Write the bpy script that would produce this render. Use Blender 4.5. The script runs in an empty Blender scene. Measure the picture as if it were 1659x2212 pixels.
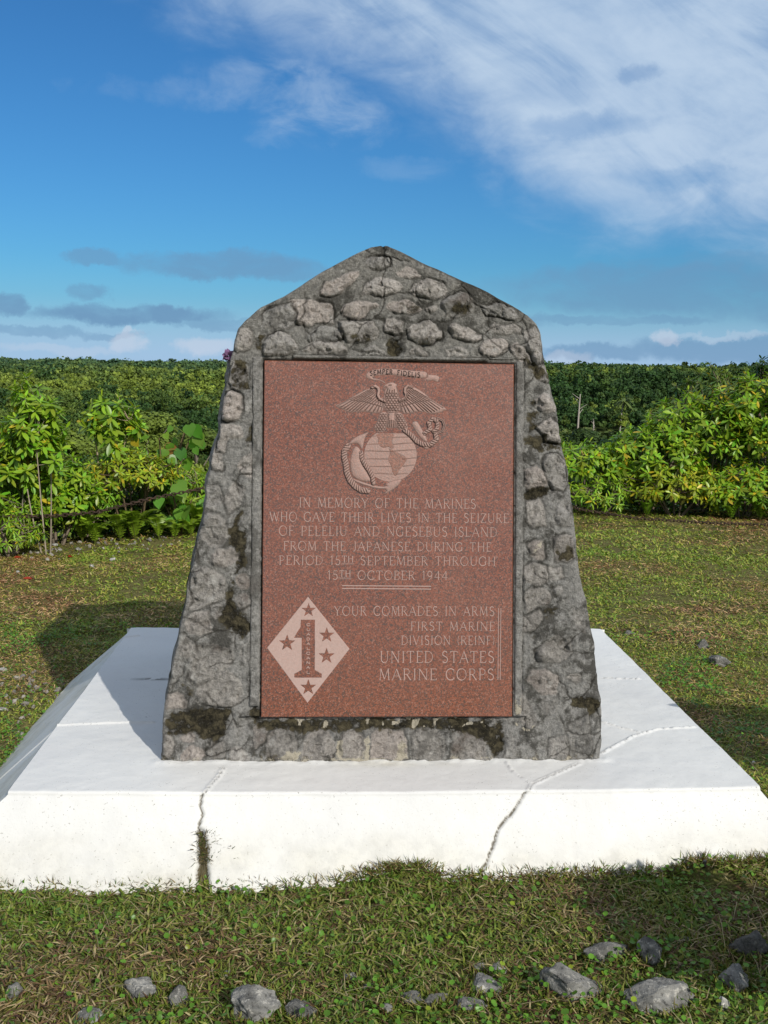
import bpy, math, random
import numpy as np
from mathutils import Vector, Matrix, noise as mnoise

# ------------------------------------------------------------------ camera, world, sun, exposure
scene = bpy.context.scene
COL = scene.collection
rad = math.radians
PITCH, ROLL, EYE = 0.14187, 0.015434, 1.52
cam_d = bpy.data.cameras.new('camera')
cam_d.sensor_fit = 'VERTICAL'
cam_d.sensor_height = 36.0
cam_d.sensor_width = 27.0
cam_d.lens = 2240.0 / 2212.0 * 36.0
cam_d.clip_start = 0.05
cam_d.clip_end = 20000
cam = bpy.data.objects.new('camera', cam_d)
COL.objects.link(cam)
_f = Vector((0, math.cos(PITCH), -math.sin(PITCH)))
_u = Vector((0, math.sin(PITCH), math.cos(PITCH)))
_r = Vector((1, 0, 0))
_c, _s = math.cos(ROLL), math.sin(ROLL)
_r2, _u2 = _r * _c + _u * _s, _u * _c - _r * _s
cam.matrix_world = Matrix(((_r2.x, _u2.x, -_f.x, 0), (_r2.y, _u2.y, -_f.y, 0), (_r2.z, _u2.z, -_f.z, EYE), (0, 0, 0, 1)))
scene.camera = cam

SUN = Vector((0.88, -1.32, 1.0)).normalized()
SUN_EL = math.asin(SUN.z)
SUN_AZ = math.atan2(SUN.x, SUN.y)
sun_d = bpy.data.lights.new('sun', 'SUN')
sun_d.energy = 4.05
sun_d.angle = rad(0.55)
sun_d.color = (1.0, 0.955, 0.87)
sun = bpy.data.objects.new('sun', sun_d)
sun.rotation_euler = SUN.to_track_quat('Z', 'Y').to_euler()
sun.location = (20, -30, 25)
COL.objects.link(sun)
scene.view_settings.view_transform = 'Standard'
scene.view_settings.look = 'None'
scene.view_settings.exposure = 0.0
scene.view_settings.gamma = 1.0
scene.view_settings.use_curve_mapping = False


class NG:
    """small node graph helper"""
    def __init__(self, tree):
        self.t = tree
        self.n = tree.nodes
        self.l = tree.links

    def put(self, sock, v):
        if v is None:
            return
        if isinstance(v, bpy.types.NodeSocket):
            self.l.new(v, sock)
        else:
            if hasattr(sock, 'default_value') and not isinstance(v, (int, float)) and len(v) == 3 and sock.type == 'RGBA':
                v = (*v, 1)
            sock.default_value = v

    def m(self, op, a, b=None, c=None, clamp=False):
        n = self.n.new('ShaderNodeMath')
        n.operation = op
        n.use_clamp = clamp
        for i, v in enumerate((a, b, c)):
            self.put(n.inputs[i], v)
        return n.outputs[0]

    def add(self, a, b): return self.m('ADD', a, b)
    def sub(self, a, b): return self.m('SUBTRACT', a, b)
    def mul(self, a, b): return self.m('MULTIPLY', a, b)

    def step(self, v, lo, hi, a=0.0, b=1.0):
        n = self.n.new('ShaderNodeMapRange')
        n.interpolation_type = 'SMOOTHSTEP'
        for i, x in enumerate((v, lo, hi, a, b)):
            self.put(n.inputs[i], x)
        return n.outputs[0]

    def lin(self, v, lo, hi, a=0.0, b=1.0):
        n = self.n.new('ShaderNodeMapRange')
        for i, x in enumerate((v, lo, hi, a, b)):
            self.put(n.inputs[i], x)
        return n.outputs[0]

    def mix(self, f, a, b, mode='MIX'):
        n = self.n.new('ShaderNodeMix')
        n.data_type = 'RGBA'
        n.blend_type = mode
        self.put(n.inputs[0], f)
        self.put(n.inputs[6], a)
        self.put(n.inputs[7], b)
        return n.outputs[2]

    def noise(self, vec, scale, detail=4, rough=0.55, dist=0.0, out=0):
        n = self.n.new('ShaderNodeTexNoise')
        if vec is not None:
            self.l.new(vec, n.inputs['Vector'])
        n.inputs['Scale'].default_value = scale
        n.inputs['Detail'].default_value = detail
        n.inputs['Roughness'].default_value = rough
        n.inputs['Distortion'].default_value = dist
        return n.outputs[out]

    def voro(self, vec, scale, feature='F1', out='Distance'):
        n = self.n.new('ShaderNodeTexVoronoi')
        n.feature = feature
        if vec is not None:
            self.l.new(vec, n.inputs['Vector'])
        n.inputs['Scale'].default_value = scale
        return n.outputs[out]

    def attr(self, name, out='Color'):
        n = self.n.new('ShaderNodeAttribute')
        n.attribute_name = name
        return n.outputs[out]

    def sep(self, v):
        n = self.n.new('ShaderNodeSeparateXYZ')
        self.l.new(v, n.inputs[0])
        return n.outputs

    def comb(self, x, y, z):
        n = self.n.new('ShaderNodeCombineXYZ')
        for i, v in enumerate((x, y, z)):
            self.put(n.inputs[i], v)
        return n.outputs[0]

    def coord(self, out='Object'):
        return self.n.new('ShaderNodeTexCoord').outputs[out]

    def bump(self, h, strength=0.5, dist=0.01):
        n = self.n.new('ShaderNodeBump')
        n.inputs['Strength'].default_value = strength
        n.inputs['Distance'].default_value = dist
        self.l.new(h, n.inputs['Height'])
        return n.outputs[0]


# ---- world: Nishita sky and clouds laid out by direction
world = bpy.data.worlds.new('World')
scene.world = world
world.use_nodes = True
wt = world.node_tree
wt.nodes.clear()
g = NG(wt)
out = wt.nodes.new('ShaderNodeOutputWorld')
bg = wt.nodes.new('ShaderNodeBackground')
bg.inputs['Strength'].default_value = 0.10
wt.links.new(bg.outputs[0], out.inputs[0])
sky = wt.nodes.new('ShaderNodeTexSky')
sky.sky_type = 'NISHITA'
sky.sun_disc = False
sky.sun_elevation = SUN_EL
sky.sun_rotation = SUN_AZ
sky.altitude = 0
sky.air_density = 1.0
sky.dust_density = 0.6
sky.ozone_density = 2.2
d3 = g.sep(g.coord('Generated'))
az = g.m('ARCTAN2', d3[0], d3[1])
el = g.m('ARCSINE', d3[2])
# unit: thousandths of a radian (frame spans about -370..370 across, 0..330 up)
A = g.mul(az, 1000.0)
E_ = g.mul(el, 1000.0)
skyc = sky.outputs[0]
hs = wt.nodes.new('ShaderNodeHueSaturation')
hs.inputs['Saturation'].default_value = 1.06
hs.inputs['Hue'].default_value = 0.5
hs.inputs['Value'].default_value = 1.0
wt.links.new(skyc, hs.inputs['Color'])
base = g.mix(1.0, hs.outputs[0], (0.262, 0.625, 0.935), 'MULTIPLY')
# warped coordinates
pv = g.comb(A, E_, 0.0)
w1 = g.sub(g.noise(pv, 0.026, 7, 0.66), 0.5)
w2 = g.sub(g.noise(g.comb(g.add(A, 731.0), E_, 3.0), 0.026, 7, 0.66), 0.5)
Aw = g.add(A, g.mul(w1, 60.0))
Ew = g.add(E_, g.mul(w2, 30.0))
# thin haze towards the horizon
hz = g.step(E_, 100.0, -5.0)
base = g.mix(g.mul(hz, 0.55), base, (3.0, 5.2, 8.2))
hz2 = g.step(E_, 62.0, 0.0)
base = g.mix(g.mul(hz2, 0.55), base, (4.6, 6.2, 8.5))
# high cloud sheet: boundary curve from the upper left down to the right
fc = wt.nodes.new('ShaderNodeFloatCurve')
cv = fc.mapping.curves[0]
pts = [(-420, 405), (-240, 352), (-150, 312), (-40, 293), (18, 264), (58, 246), (98, 207), (152, 172), (210, 150), (370, 132), (600, 118)]
npt = [((x + 600) / 1200.0, y / 500.0) for x, y in [(-600, 430)] + pts]
cv.points[0].location = npt[0]
cv.points[1].location = npt[-1]
for u_, v_ in npt[1:-1]:
    cv.points.new(u_, v_)
fc.mapping.update()
wt.links.new(g.lin(A, -600.0, 600.0), fc.inputs['Value'])
rear = g.step(d3[1], 0.55, -0.05)          # unseen cloud added behind and overhead for fill light and plaque reflection
bound = g.sub(g.mul(fc.outputs[0], 500.0), g.mul(rear, 330.0))
# streaks run down to the right
ca, sa = math.cos(rad(-33)), math.sin(rad(-33))
sx = g.add(g.mul(A, ca), g.mul(E_, sa))
sy = g.sub(g.mul(E_, ca), g.mul(A, sa))
st1 = g.noise(g.comb(g.mul(sx, 0.0042), g.mul(sy, 0.013), 1.7), 1.0, 8, 0.62, 0.6)
st2 = g.noise(g.comb(g.mul(A, 0.012), g.mul(E_, 0.024), 5.1), 1.0, 8, 0.6, 0.4)
st3 = g.noise(g.comb(g.mul(A, 0.004), g.mul(E_, 0.008), 9.3), 1.0, 3, 0.5)
dist = g.add(g.sub(E_, bound), g.mul(g.sub(st2, 0.5), 95.0))
dens = g.step(dist, -62.0, 52.0)
tex = g.add(g.mul(st1, 1.0), g.add(g.mul(st2, 0.25), g.mul(st3, 0.30)))
dens = g.mul(dens, g.step(tex, 0.40, 0.86, 0.55, 1.0))


def blob(x, y, rx, ry, soft, warp=1.0):
    dx = g.mul(g.sub(Aw if warp else A, x), 1.0 / rx)
    dy = g.mul(g.sub(Ew if warp else E_, y), 1.0 / ry)
    r2 = g.add(g.mul(dx, dx), g.mul(dy, dy))
    return g.step(r2, 1.0 + soft, max(0.0, 1.0 - soft))


# blue gaps in the sheet
for x, y, rx, ry, k in ((222, 254, 16, 8, .34), (176, 214, 50, 11, .36), (150, 242, 40, 12, .15), (60, 330, 70, 14, .15), (268, 168, 60, 9, .25)):
    dens = g.mul(dens, g.sub(1.0, g.mul(blob(x, y, rx, ry, 0.95), k)))
# detached wisps
for x, y, rx, ry, k in ((-100, 250, 70, 20, .42), (-60, 222, 55, 26, .5), (-86, 256, 28, 14, .45), (-150, 236, 60, 11, .3), (-260, 236, 34, 9, .18), (15, 178, 40, 10, .14), (-95, 200, 30, 7, .2)):
    dens = g.m('MAXIMUM', dens, g.mul(g.mul(blob(x, y, rx, ry, 0.98), k), g.step(st2, 0.36, 0.64)))
cshade = g.step(g.add(g.mul(st2, 0.35), g.mul(st1, 0.65)), 0.32, 0.66)
hi_col = g.mix(cshade, (3.0, 4.5, 6.7), (5.3, 6.6, 8.2))
hi_col = g.mix(rear, hi_col, g.mix(cshade, (3.7, 4.2, 5.0), (6.1, 6.2, 6.5)))  # whiter tones of the added rear cloud, set for the fill light
base = g.mix(g.mul(dens, 0.93), base, hi_col)
# grey-blue flat clouds low over the horizon
low = None
for x, y, rx, ry, k in ((-160, 88, 98, 12, .75), (-95, 84, 60, 8, .6), (-236, 42, 86, 9, .95), (-345, 49, 20, 11, .85), (-275, 61, 20, 8, .75), (-272, 89, 24, 7, .6),
                        (-150, 34, 44, 6, .6), (-330, 24, 60, 5, .55), (-255, 22, 30, 4, .5), (255, 72, 150, 22, .66), (380, 66, 120, 26, .62), (300, 94, 90, 8, .35), (210, 44, 90, 5, .55),
                        (200, 14, 60, 8, .7), (320, 16, 110, 12, .75), (390, 26, 60, 6, .7), (-30, 60, 60, 8, .4), (60, 40, 90, 7, .5)):
    b_ = g.mul(blob(x, y, rx, ry, 0.55), k)
    low = b_ if low is None else g.m('MAXIMUM', low, b_)
low = g.mul(low, g.step(st2, 0.25, 0.55, 0.30, 0.92))
base = g.mix(low, base, (1.55, 3.05, 5.0))
# small bright cumulus heads
cum = None
for x, y, rx, ry, k in ((-242, 17, 18, 10, .8), (-240, 25, 8, 7, .8), (-170, 13, 26, 8, .8), (-150, 10, 30, 6, .5), (264, 27, 12, 7, .8), (-300, 8, 50, 5, .4), (170, 8, 24, 7, .55), (310, 30, 40, 3, .4)):
    b_ = g.mul(blob(x, y, rx, ry, 0.7), k)
    cum = b_ if cum is None else g.m('MAXIMUM', cum, b_)
base = g.mix(g.mul(cum, .6), base, (6.4, 6.8, 7.9))
wt.links.new(base, bg.inputs['Color'])


# ------------------------------------------------------------------ helpers
RNG = np.random.default_rng(7)


def _hash(ix, iy, seed):
    h = (ix.astype(np.int64) * 374761393 + iy.astype(np.int64) * 668265263 + seed * 1442695041) & 0x7fffffff
    h = ((h ^ (h >> 13)) * 1274126177) & 0x7fffffff
    return ((h ^ (h >> 16)) & 0xffff) / 65535.0


def vn(x, y, seed=0):
    ix, iy = np.floor(x), np.floor(y)
    fx, fy = x - ix, y - iy
    fx = fx * fx * (3 - 2 * fx)
    fy = fy * fy * (3 - 2 * fy)
    a, b = _hash(ix, iy, seed), _hash(ix + 1, iy, seed)
    c, d = _hash(ix, iy + 1, seed), _hash(ix + 1, iy + 1, seed)
    return (a + (b - a) * fx) * (1 - fy) + (c + (d - c) * fx) * fy - 0.5


def fbm(x, y, seed=0, octv=4, gain=0.5):
    x, y = np.asarray(x, float), np.asarray(y, float)
    s = np.zeros(np.broadcast(x, y).shape)
    a = 1.0
    for k in range(octv):
        s = s + a * vn(x * 2 ** k + 17.3 * k, y * 2 ** k - 9.1 * k, seed + k)
        a *= gain
    return s


def sm(x, a, b):
    t = np.clip((x - a) / (b - a), 0, 1)
    return t * t * (3 - 2 * t)


def chaikin(p, n=2):
    p = np.asarray(p, float)
    for _ in range(n):
        q = np.roll(p, -1, 0)
        p = np.stack([p * .75 + q * .25, p * .25 + q * .75], 1).reshape(-1, 2)
    return p


def seg_dist(X, Y, poly, closed=False):
    poly = np.asarray(poly, float)
    d = np.full(X.shape, 1e9)
    n = len(poly)
    for i in range(n if closed else n - 1):
        a, b = poly[i], poly[(i + 1) % n]
        e = b - a
        L2 = max(e @ e, 1e-12)
        t = np.clip(((X - a[0]) * e[0] + (Y - a[1]) * e[1]) / L2, 0, 1)
        d = np.minimum(d, np.hypot(X - a[0] - t * e[0], Y - a[1] - t * e[1]))
    return d


def poly_sd(X, Y, poly):
    """signed distance, positive inside"""
    d = seg_dist(X, Y, poly, True)
    ins = np.zeros(X.shape, bool)
    n = len(poly)
    for i in range(n):
        x1, y1 = poly[i]
        x2, y2 = poly[(i + 1) % n]
        if y1 == y2:
            continue
        c = ((y1 > Y) != (y2 > Y)) & (X < (x2 - x1) * (Y - y1) / (y2 - y1) + x1)
        ins ^= c
    return np.where(ins, d, -d)


def mesh_np(name, V, F, mat, smooth=True, **attrs):
    V = np.ascontiguousarray(V, np.float32)
    me = bpy.data.meshes.new(name)
    me.vertices.add(len(V))
    me.vertices.foreach_set('co', V.ravel())
    Fs = F if isinstance(F, (list, tuple)) else [F]
    Fs = [np.asarray(f, np.int32) for f in Fs if len(f)]
    loops = np.concatenate([f.ravel() for f in Fs])
    sizes = np.concatenate([np.full(len(f), f.shape[1], np.int32) for f in Fs])
    starts = np.concatenate([[0], np.cumsum(sizes)[:-1]]).astype(np.int32)
    me.loops.add(len(loops))
    me.loops.foreach_set('vertex_index', loops)
    me.polygons.add(len(sizes))
    me.polygons.foreach_set('loop_start', starts)
    me.update(calc_edges=True)
    me.validate()
    me.polygons.foreach_set('use_smooth', np.full(len(me.polygons), smooth, bool))
    for k, v in attrs.items():
        v = np.asarray(v, np.float32)
        if v.shape[1] == 3:
            v = np.concatenate([v, np.ones((len(v), 1), np.float32)], 1)
        a = me.color_attributes.new(k, 'FLOAT_COLOR', 'POINT')
        a.data.foreach_set('color', np.ascontiguousarray(v).ravel())
    if mat:
        me.materials.append(mat)
    return me


def link(name, me, parent=None):
    o = bpy.data.objects.new(name, me)
    COL.objects.link(o)
    if parent is not None:
        o.parent = parent
    return o


def thing(name, label, cat, loc=(0, 0, 0), rz=0.0, group=None, me=None):
    o = bpy.data.objects.new(name, me)
    COL.objects.link(o)
    o.location = loc
    o.rotation_euler = (0, 0, rz)
    o['label'] = label
    o['category'] = cat
    if group:
        o['group'] = group
    return o


def grid_faces(nr, nc, wrap=False):
    i = np.arange(nr - 1)[:, None]
    j = np.arange(nc if wrap else nc - 1)[None, :]
    j2 = (j + 1) % nc
    return np.stack([i * nc + j, i * nc + j2, (i + 1) * nc + j2, (i + 1) * nc + j], -1).reshape(-1, 4)


def tube(path, radii, sides=6, cap=True):
    P = np.asarray(path, float)
    n = len(P)
    R = np.broadcast_to(np.asarray(radii, float), (n,))
    T = np.gradient(P, axis=0)
    T /= np.linalg.norm(T, axis=1)[:, None] + 1e-9
    ref = np.where(np.abs(T[:, 2:3]) > 0.9, np.array([[1., 0, 0]]), np.array([[0., 0, 1.]]))
    X = np.cross(T, ref)
    X /= np.linalg.norm(X, axis=1)[:, None] + 1e-9
    Y = np.cross(T, X)
    a = np.linspace(0, 2 * np.pi, sides, endpoint=False)
    V = P[:, None] + R[:, None, None] * (np.cos(a)[None, :, None] * X[:, None] + np.sin(a)[None, :, None] * Y[:, None])
    V = V.reshape(-1, 3)
    F = grid_faces(n, sides, True)
    return V, F


class MB:
    def __init__(self):
        self.V, self.F, self.A, self.n = [], {}, [], 0

    def put(self, V, F, col=None):
        V = np.asarray(V, float).reshape(-1, 3)
        F = np.asarray(F, np.int64)
        self.F.setdefault(F.shape[1], []).append(F + self.n)
        self.V.append(V)
        if col is None:
            col = (1, 1, 1)
        col = np.asarray(col, float)
        self.A.append(np.broadcast_to(col, (len(V), 3)).copy())
        self.n += len(V)

    def mesh(self, name, mat, smooth=True, flip=False):
        V = np.concatenate(self.V)
        Fs = [np.concatenate(f) for f in self.F.values()]
        return mesh_np(name, V, Fs, mat, smooth, col=np.concatenate(self.A))


def inst(T, F, P, X, N, S):
    """copies of a template: T (k,3), placed at P with axis X, normal N, size S"""
    P, X, N = (np.asarray(a, float) for a in (P, X, N))
    X = X / (np.linalg.norm(X, axis=1)[:, None] + 1e-9)
    Y = np.cross(N, X)
    Y /= np.linalg.norm(Y, axis=1)[:, None] + 1e-9
    N = np.cross(X, Y)
    S = np.asarray(S, float)
    if S.ndim == 1:
        S = np.stack([S, S, S], 1)
    V = P[:, None] + (T[None, :, 0:1] * S[:, None, 0:1]) * X[:, None] + (T[None, :, 1:2] * S[:, None, 1:2]) * Y[:, None] + (T[None, :, 2:3] * S[:, None, 2:3]) * N[:, None]
    k = len(T)
    FF = (F[None] + (np.arange(len(P)) * k)[:, None, None]).reshape(-1, F.shape[1])
    return V.reshape(-1, 3), FF


# ------------------------------------------------------------------ materials
def new_mat(name):
    m = bpy.data.materials.new(name)
    m.use_nodes = True
    t = m.node_tree
    t.nodes.clear()
    o = t.nodes.new('ShaderNodeOutputMaterial')
    p = t.nodes.new('ShaderNodeBsdfPrincipled')
    t.links.new(p.outputs[0], o.inputs[0])
    return m, NG(t), p, o


def mat_leaf(name, trans=0.3, rough=0.45, spec=0.4, use_obj=False, sat=1.0):
    m, g, p, o = new_mat(name)
    c = g.attr('col')
    nz = g.noise(g.coord('Object'), 9.0, 3)
    c = g.mix(g.lin(nz, .3, .7, 0.0, 0.35), c, g.mix(1.0, c, (.6, .72, .5), 'MULTIPLY'))
    if use_obj:
        oi = g.n.new('ShaderNodeObjectInfo')
        c = g.mix(1.0, c, oi.outputs['Color'], 'MULTIPLY')
    g.put(p.inputs['Base Color'], c)
    p.inputs['Roughness'].default_value = rough
    p.inputs['Specular IOR Level'].default_value = spec
    tr = g.n.new('ShaderNodeBsdfTranslucent')
    g.put(tr.inputs[0], g.mix(1.0, c, (1.0, 1.0, .55), 'MULTIPLY'))
    mx = g.n.new('ShaderNodeMixShader')
    mx.inputs[0].default_value = trans
    g.l.new(p.outputs[0], mx.inputs[1])
    g.l.new(tr.outputs[0], mx.inputs[2])
    g.l.new(mx.outputs[0], o.inputs[0])
    return m


def mat_col(name, rough=0.8, spec=0.2, nscale=30.0, namp=0.35, bump=0.0):
    m, g, p, o = new_mat(name)
    c = g.attr('col')
    nz = g.noise(g.coord('Object'), nscale, 5, 0.6)
    c = g.mix(g.lin(nz, .3, .7, 0.0, namp), c, g.mix(1.0, c, (.45, .45, .45), 'MULTIPLY'))
    g.put(p.inputs['Base Color'], c)
    p.inputs['Roughness'].default_value = rough
    p.inputs['Specular IOR Level'].default_value = spec
    if bump:
        g.l.new(g.bump(nz, bump, 0.01), p.inputs['Normal'])
    return m


def mat_masonry():
    m, g, p, o = new_mat('rubble_masonry')
    co = g.coord('Object')
    ms = g.sep(g.attr('mask'))
    st = g.sep(g.attr('stain'))
    n1 = g.noise(co, 7.0, 6, 0.62)
    n2 = g.noise(co, 38.0, 6, 0.65)
    n3 = g.noise(co, 190.0, 4, 0.7)
    mort = g.mix(g.lin(n1, .33, .67), (.18, .179, .174), (.365, .36, .35))
    mort = g.mix(g.lin(n2, .35, .68, 0.0, .6), mort, (.37, .36, .34))
    s_lo = g.mix(g.lin(n2, .3, .7), (.21, .203, .192), (.36, .345, .325))
    s_hi = g.mix(g.lin(n2, .3, .7), (.33, .303, .285), (.68, .635, .60))
    stone = g.mix(ms[1], s_lo, s_hi)
    stone = g.mix(g.step(st[2], .55, .95, 0., .55), stone, g.mix(n2, (.32, .272, .247), (.54, .475, .44)))
    stone = g.mix(g.step(st[2], .40, .05, 0., .55), stone, g.mix(n2, (.20, .20, .20), (.40, .40, .39)))
    stone = g.mix(g.step(n1, .58, .72, 0.0, .5), stone, (.17, .12, .10))
    up = g.add(g.sep(co)[2], g.mul(g.sub(n1, .5), .9))
    mort = g.mix(g.step(up, .85, 1.45, 0., .8), mort, g.mix(1.0, mort, (.80, .79, .76), 'MULTIPLY'))
    c = g.mix(ms[0], mort, stone)
    n4 = g.noise(co, 95.0, 6, .75)
    c = g.mix(1.0, c, g.mix(g.lin(n4, .32, .68), (.52, .52, .51), (1.42, 1.40, 1.37)), 'MULTIPLY')
    # pits and pale grains
    c = g.mix(g.step(n3, .62, .72, 0.0, .8), c, (.045, .043, .04))
    c = g.mix(g.step(g.noise(co, 260.0, 2, .5), .68, .76, 0.0, .6), c, (.5, .48, .45))
    bl = g.noise(g.comb(g.mul(g.sep(co)[0], 13.0), g.mul(g.sep(co)[1], 13.0), g.mul(g.sep(co)[2], 7.0)), 1.0, 7, .68)
    c = g.mix(g.mul(g.step(bl, .545, .66), g.sub(.85, g.mul(ms[0], .35))), c, g.mix(n2, (.032, .030, .026), (.075, .072, .064)))
    c = g.mix(g.step(g.noise(co, 21.0, 6, .7), .57, .68, 0., .72), c, (.52, .505, .475))
    # weather streaks: dark dirt in the lee of the stones
    dirt_shade = g.mul(g.step(g.add(g.mul(n1, .6), g.mul(n2, .4)), .49, .59), .85)
    c = g.mix(g.mul(dirt_shade, g.sub(1.0, g.mul(ms[0], .55))), c, (.055, .052, .045))
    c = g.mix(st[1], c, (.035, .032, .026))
    moss = g.mix(g.step(n2, .42, .66), (.026, .023, .016), (.105, .090, .055))
    moss = g.mix(g.step(n3, .60, .70, 0.0, .75), moss, (.19, .165, .10))
    mk = g.step(g.add(ms[2], g.add(g.mul(g.sub(n2, .5), 1.3), g.mul(g.sub(n1, .5), .8))), .34, .62)
    c = g.mix(mk, c, moss)
    pk = g.step(g.add(st[0], g.add(g.mul(g.sub(n2, .5), 2.0), g.mul(g.sub(n3, .5), .8))), .42, .66)
    c = g.mix(pk, c, g.mix(n3, (.36, .31, .22), (.60, .56, .47)))
    g.put(p.inputs['Base Color'], c)
    p.inputs['Roughness'].default_value = 0.92
    p.inputs['Specular IOR Level'].default_value = 0.15
    h = g.add(g.mul(n2, .45), g.add(g.mul(n4, .5), g.mul(n3, .35)))
    g.l.new(g.bump(h, 1.0, 0.018), p.inputs['Normal'])
    return m


def granite_base(g, co):
    v = g.voro(co, 300.0, 'F1', 'Color')
    r = g.sep(v)
    c = g.mix(r[0], (.125, .042, .023), (.255, .086, .048))
    c = g.mix(g.step(r[1], .68, .74, 0., .85), c, (.060, .044, .036))
    c = g.mix(g.step(r[2], .86, .92, 0., .55), c, (.34, .17, .125))
    n = g.noise(co, 90.0, 4, .6)
    c = g.mix(g.step(n, .55, .68, 0., .5), c, (.12, .046, .034))
    big = g.noise(co, 2.5, 3, .5)
    c = g.mix(g.lin(big, .3, .7, 0., .18), c, (.26, .115, .075))
    return c


def mat_granite(name, frost, fk=.85):
    m, g, p, o = new_mat(name)
    co = g.coord('Object')
    c = granite_base(g, co)
    n = g.noise(co, 140.0, 4, .65)
    if frost:
        f = g.mix(n, (.36, .25, .22), (.52, .395, .36))
        c = g.mix(fk, c, f)
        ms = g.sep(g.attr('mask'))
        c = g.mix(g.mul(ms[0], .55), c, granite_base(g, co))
        c = g.mix(g.mul(ms[1], .85), c, (.055, .032, .026))  # dark tint of the cuts: part dirt, part shade put into the colour
        p.inputs['Roughness'].default_value = 0.72
        p.inputs['Specular IOR Level'].default_value = 0.25
    else:
        p.inputs['Roughness'].default_value = 0.26
        p.inputs['Specular IOR Level'].default_value = 0.95
        # old rain film makes the polish uneven
        rf = g.noise(co, 5.0, 5, .6)
        g.put(p.inputs['Roughness'], g.lin(rf, .3, .7, .16, .30))
    g.put(p.inputs['Base Color'], c)
    return m


def mat_paint():
    m, g, p, o = new_mat('white_painted_concrete')
    co = g.coord('Object')
    ms = g.sep(g.attr('mask'))
    n1 = g.noise(co, 2.2, 5, .6)
    n2 = g.noise(co, 26.0, 6, .65)
    n3 = g.noise(co, 120.0, 4, .7)
    c = g.mix(g.lin(n1, .35, .7), (.705, .705, .69), (.63, .63, .625))
    c = g.mix(g.step(n2, .62, .76, 0., .35), c, (.55, .55, .53))
    x = g.sep(co)
    stretch = g.comb(g.mul(x[0], 22.0), g.mul(x[1], 70.0), g.mul(x[2], 60.0))
    fl = g.noise(stretch, 1.0, 3, .6)
    c = g.mix(g.step(fl, .70, .78, 0., .38), c, (.36, .35, .32))
    sp = g.noise(co, 150.0, 2, .5)
    zone = g.noise(co, 5.0, 3, .6)
    c = g.mix(g.mul(g.step(sp, .66, .74), g.step(zone, .40, .62, .35, .9)), c, (.27, .26, .235))
    sq = g.noise(co, 60.0, 3, .6, 1.5)
    c = g.mix(g.mul(g.step(sq, .70, .74), g.step(zone, .45, .6, .1, .8)), c, (.22, .21, .19))
    c = g.mix(ms[1], c, g.mix(g.step(n2, .4, .6), (.40, .375, .30), (.58, .55, .46)))
    c = g.mix(g.m('MULTIPLY', ms[0], 1.0), c, g.mix(n3, (.045, .040, .03), (.16, .14, .10)))
    c = g.mix(g.step(g.add(ms[2], g.mul(g.sub(n3, .5), 1.1)), .4, .6), c, g.mix(n2, (.05, .06, .025), (.12, .085, .05)))
    g.put(p.inputs['Base Color'], c)
    p.inputs['Roughness'].default_value = 0.6
    p.inputs['Specular IOR Level'].default_value = 0.3
    h = g.add(g.mul(n2, .6), g.mul(n3, .4))
    g.l.new(g.bump(h, 0.32, 0.006), p.inputs['Normal'])
    return m


M_STONE = mat_masonry()
M_GRAN = mat_granite('polished_red_granite', False)
M_FROST = mat_granite('frosted_red_granite', True, .82)
M_CARVE = mat_granite('carved_red_granite', True, .56)
M_PAINT = mat_paint()
M_LEAF = mat_leaf('glossy_shrub_leaf', .38, .38, .45)
M_TREE = mat_leaf('forest_leaf', .12, .6, .2, use_obj=True)
M_GRASS = mat_leaf('lawn_grass', .25, .5, .3)
M_BARK = mat_col('bark', .85, .15, 40., .5)
M_ROCK = None
M_RUST = mat_col('rusty_iron', .85, .3, 90., .6)

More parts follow.
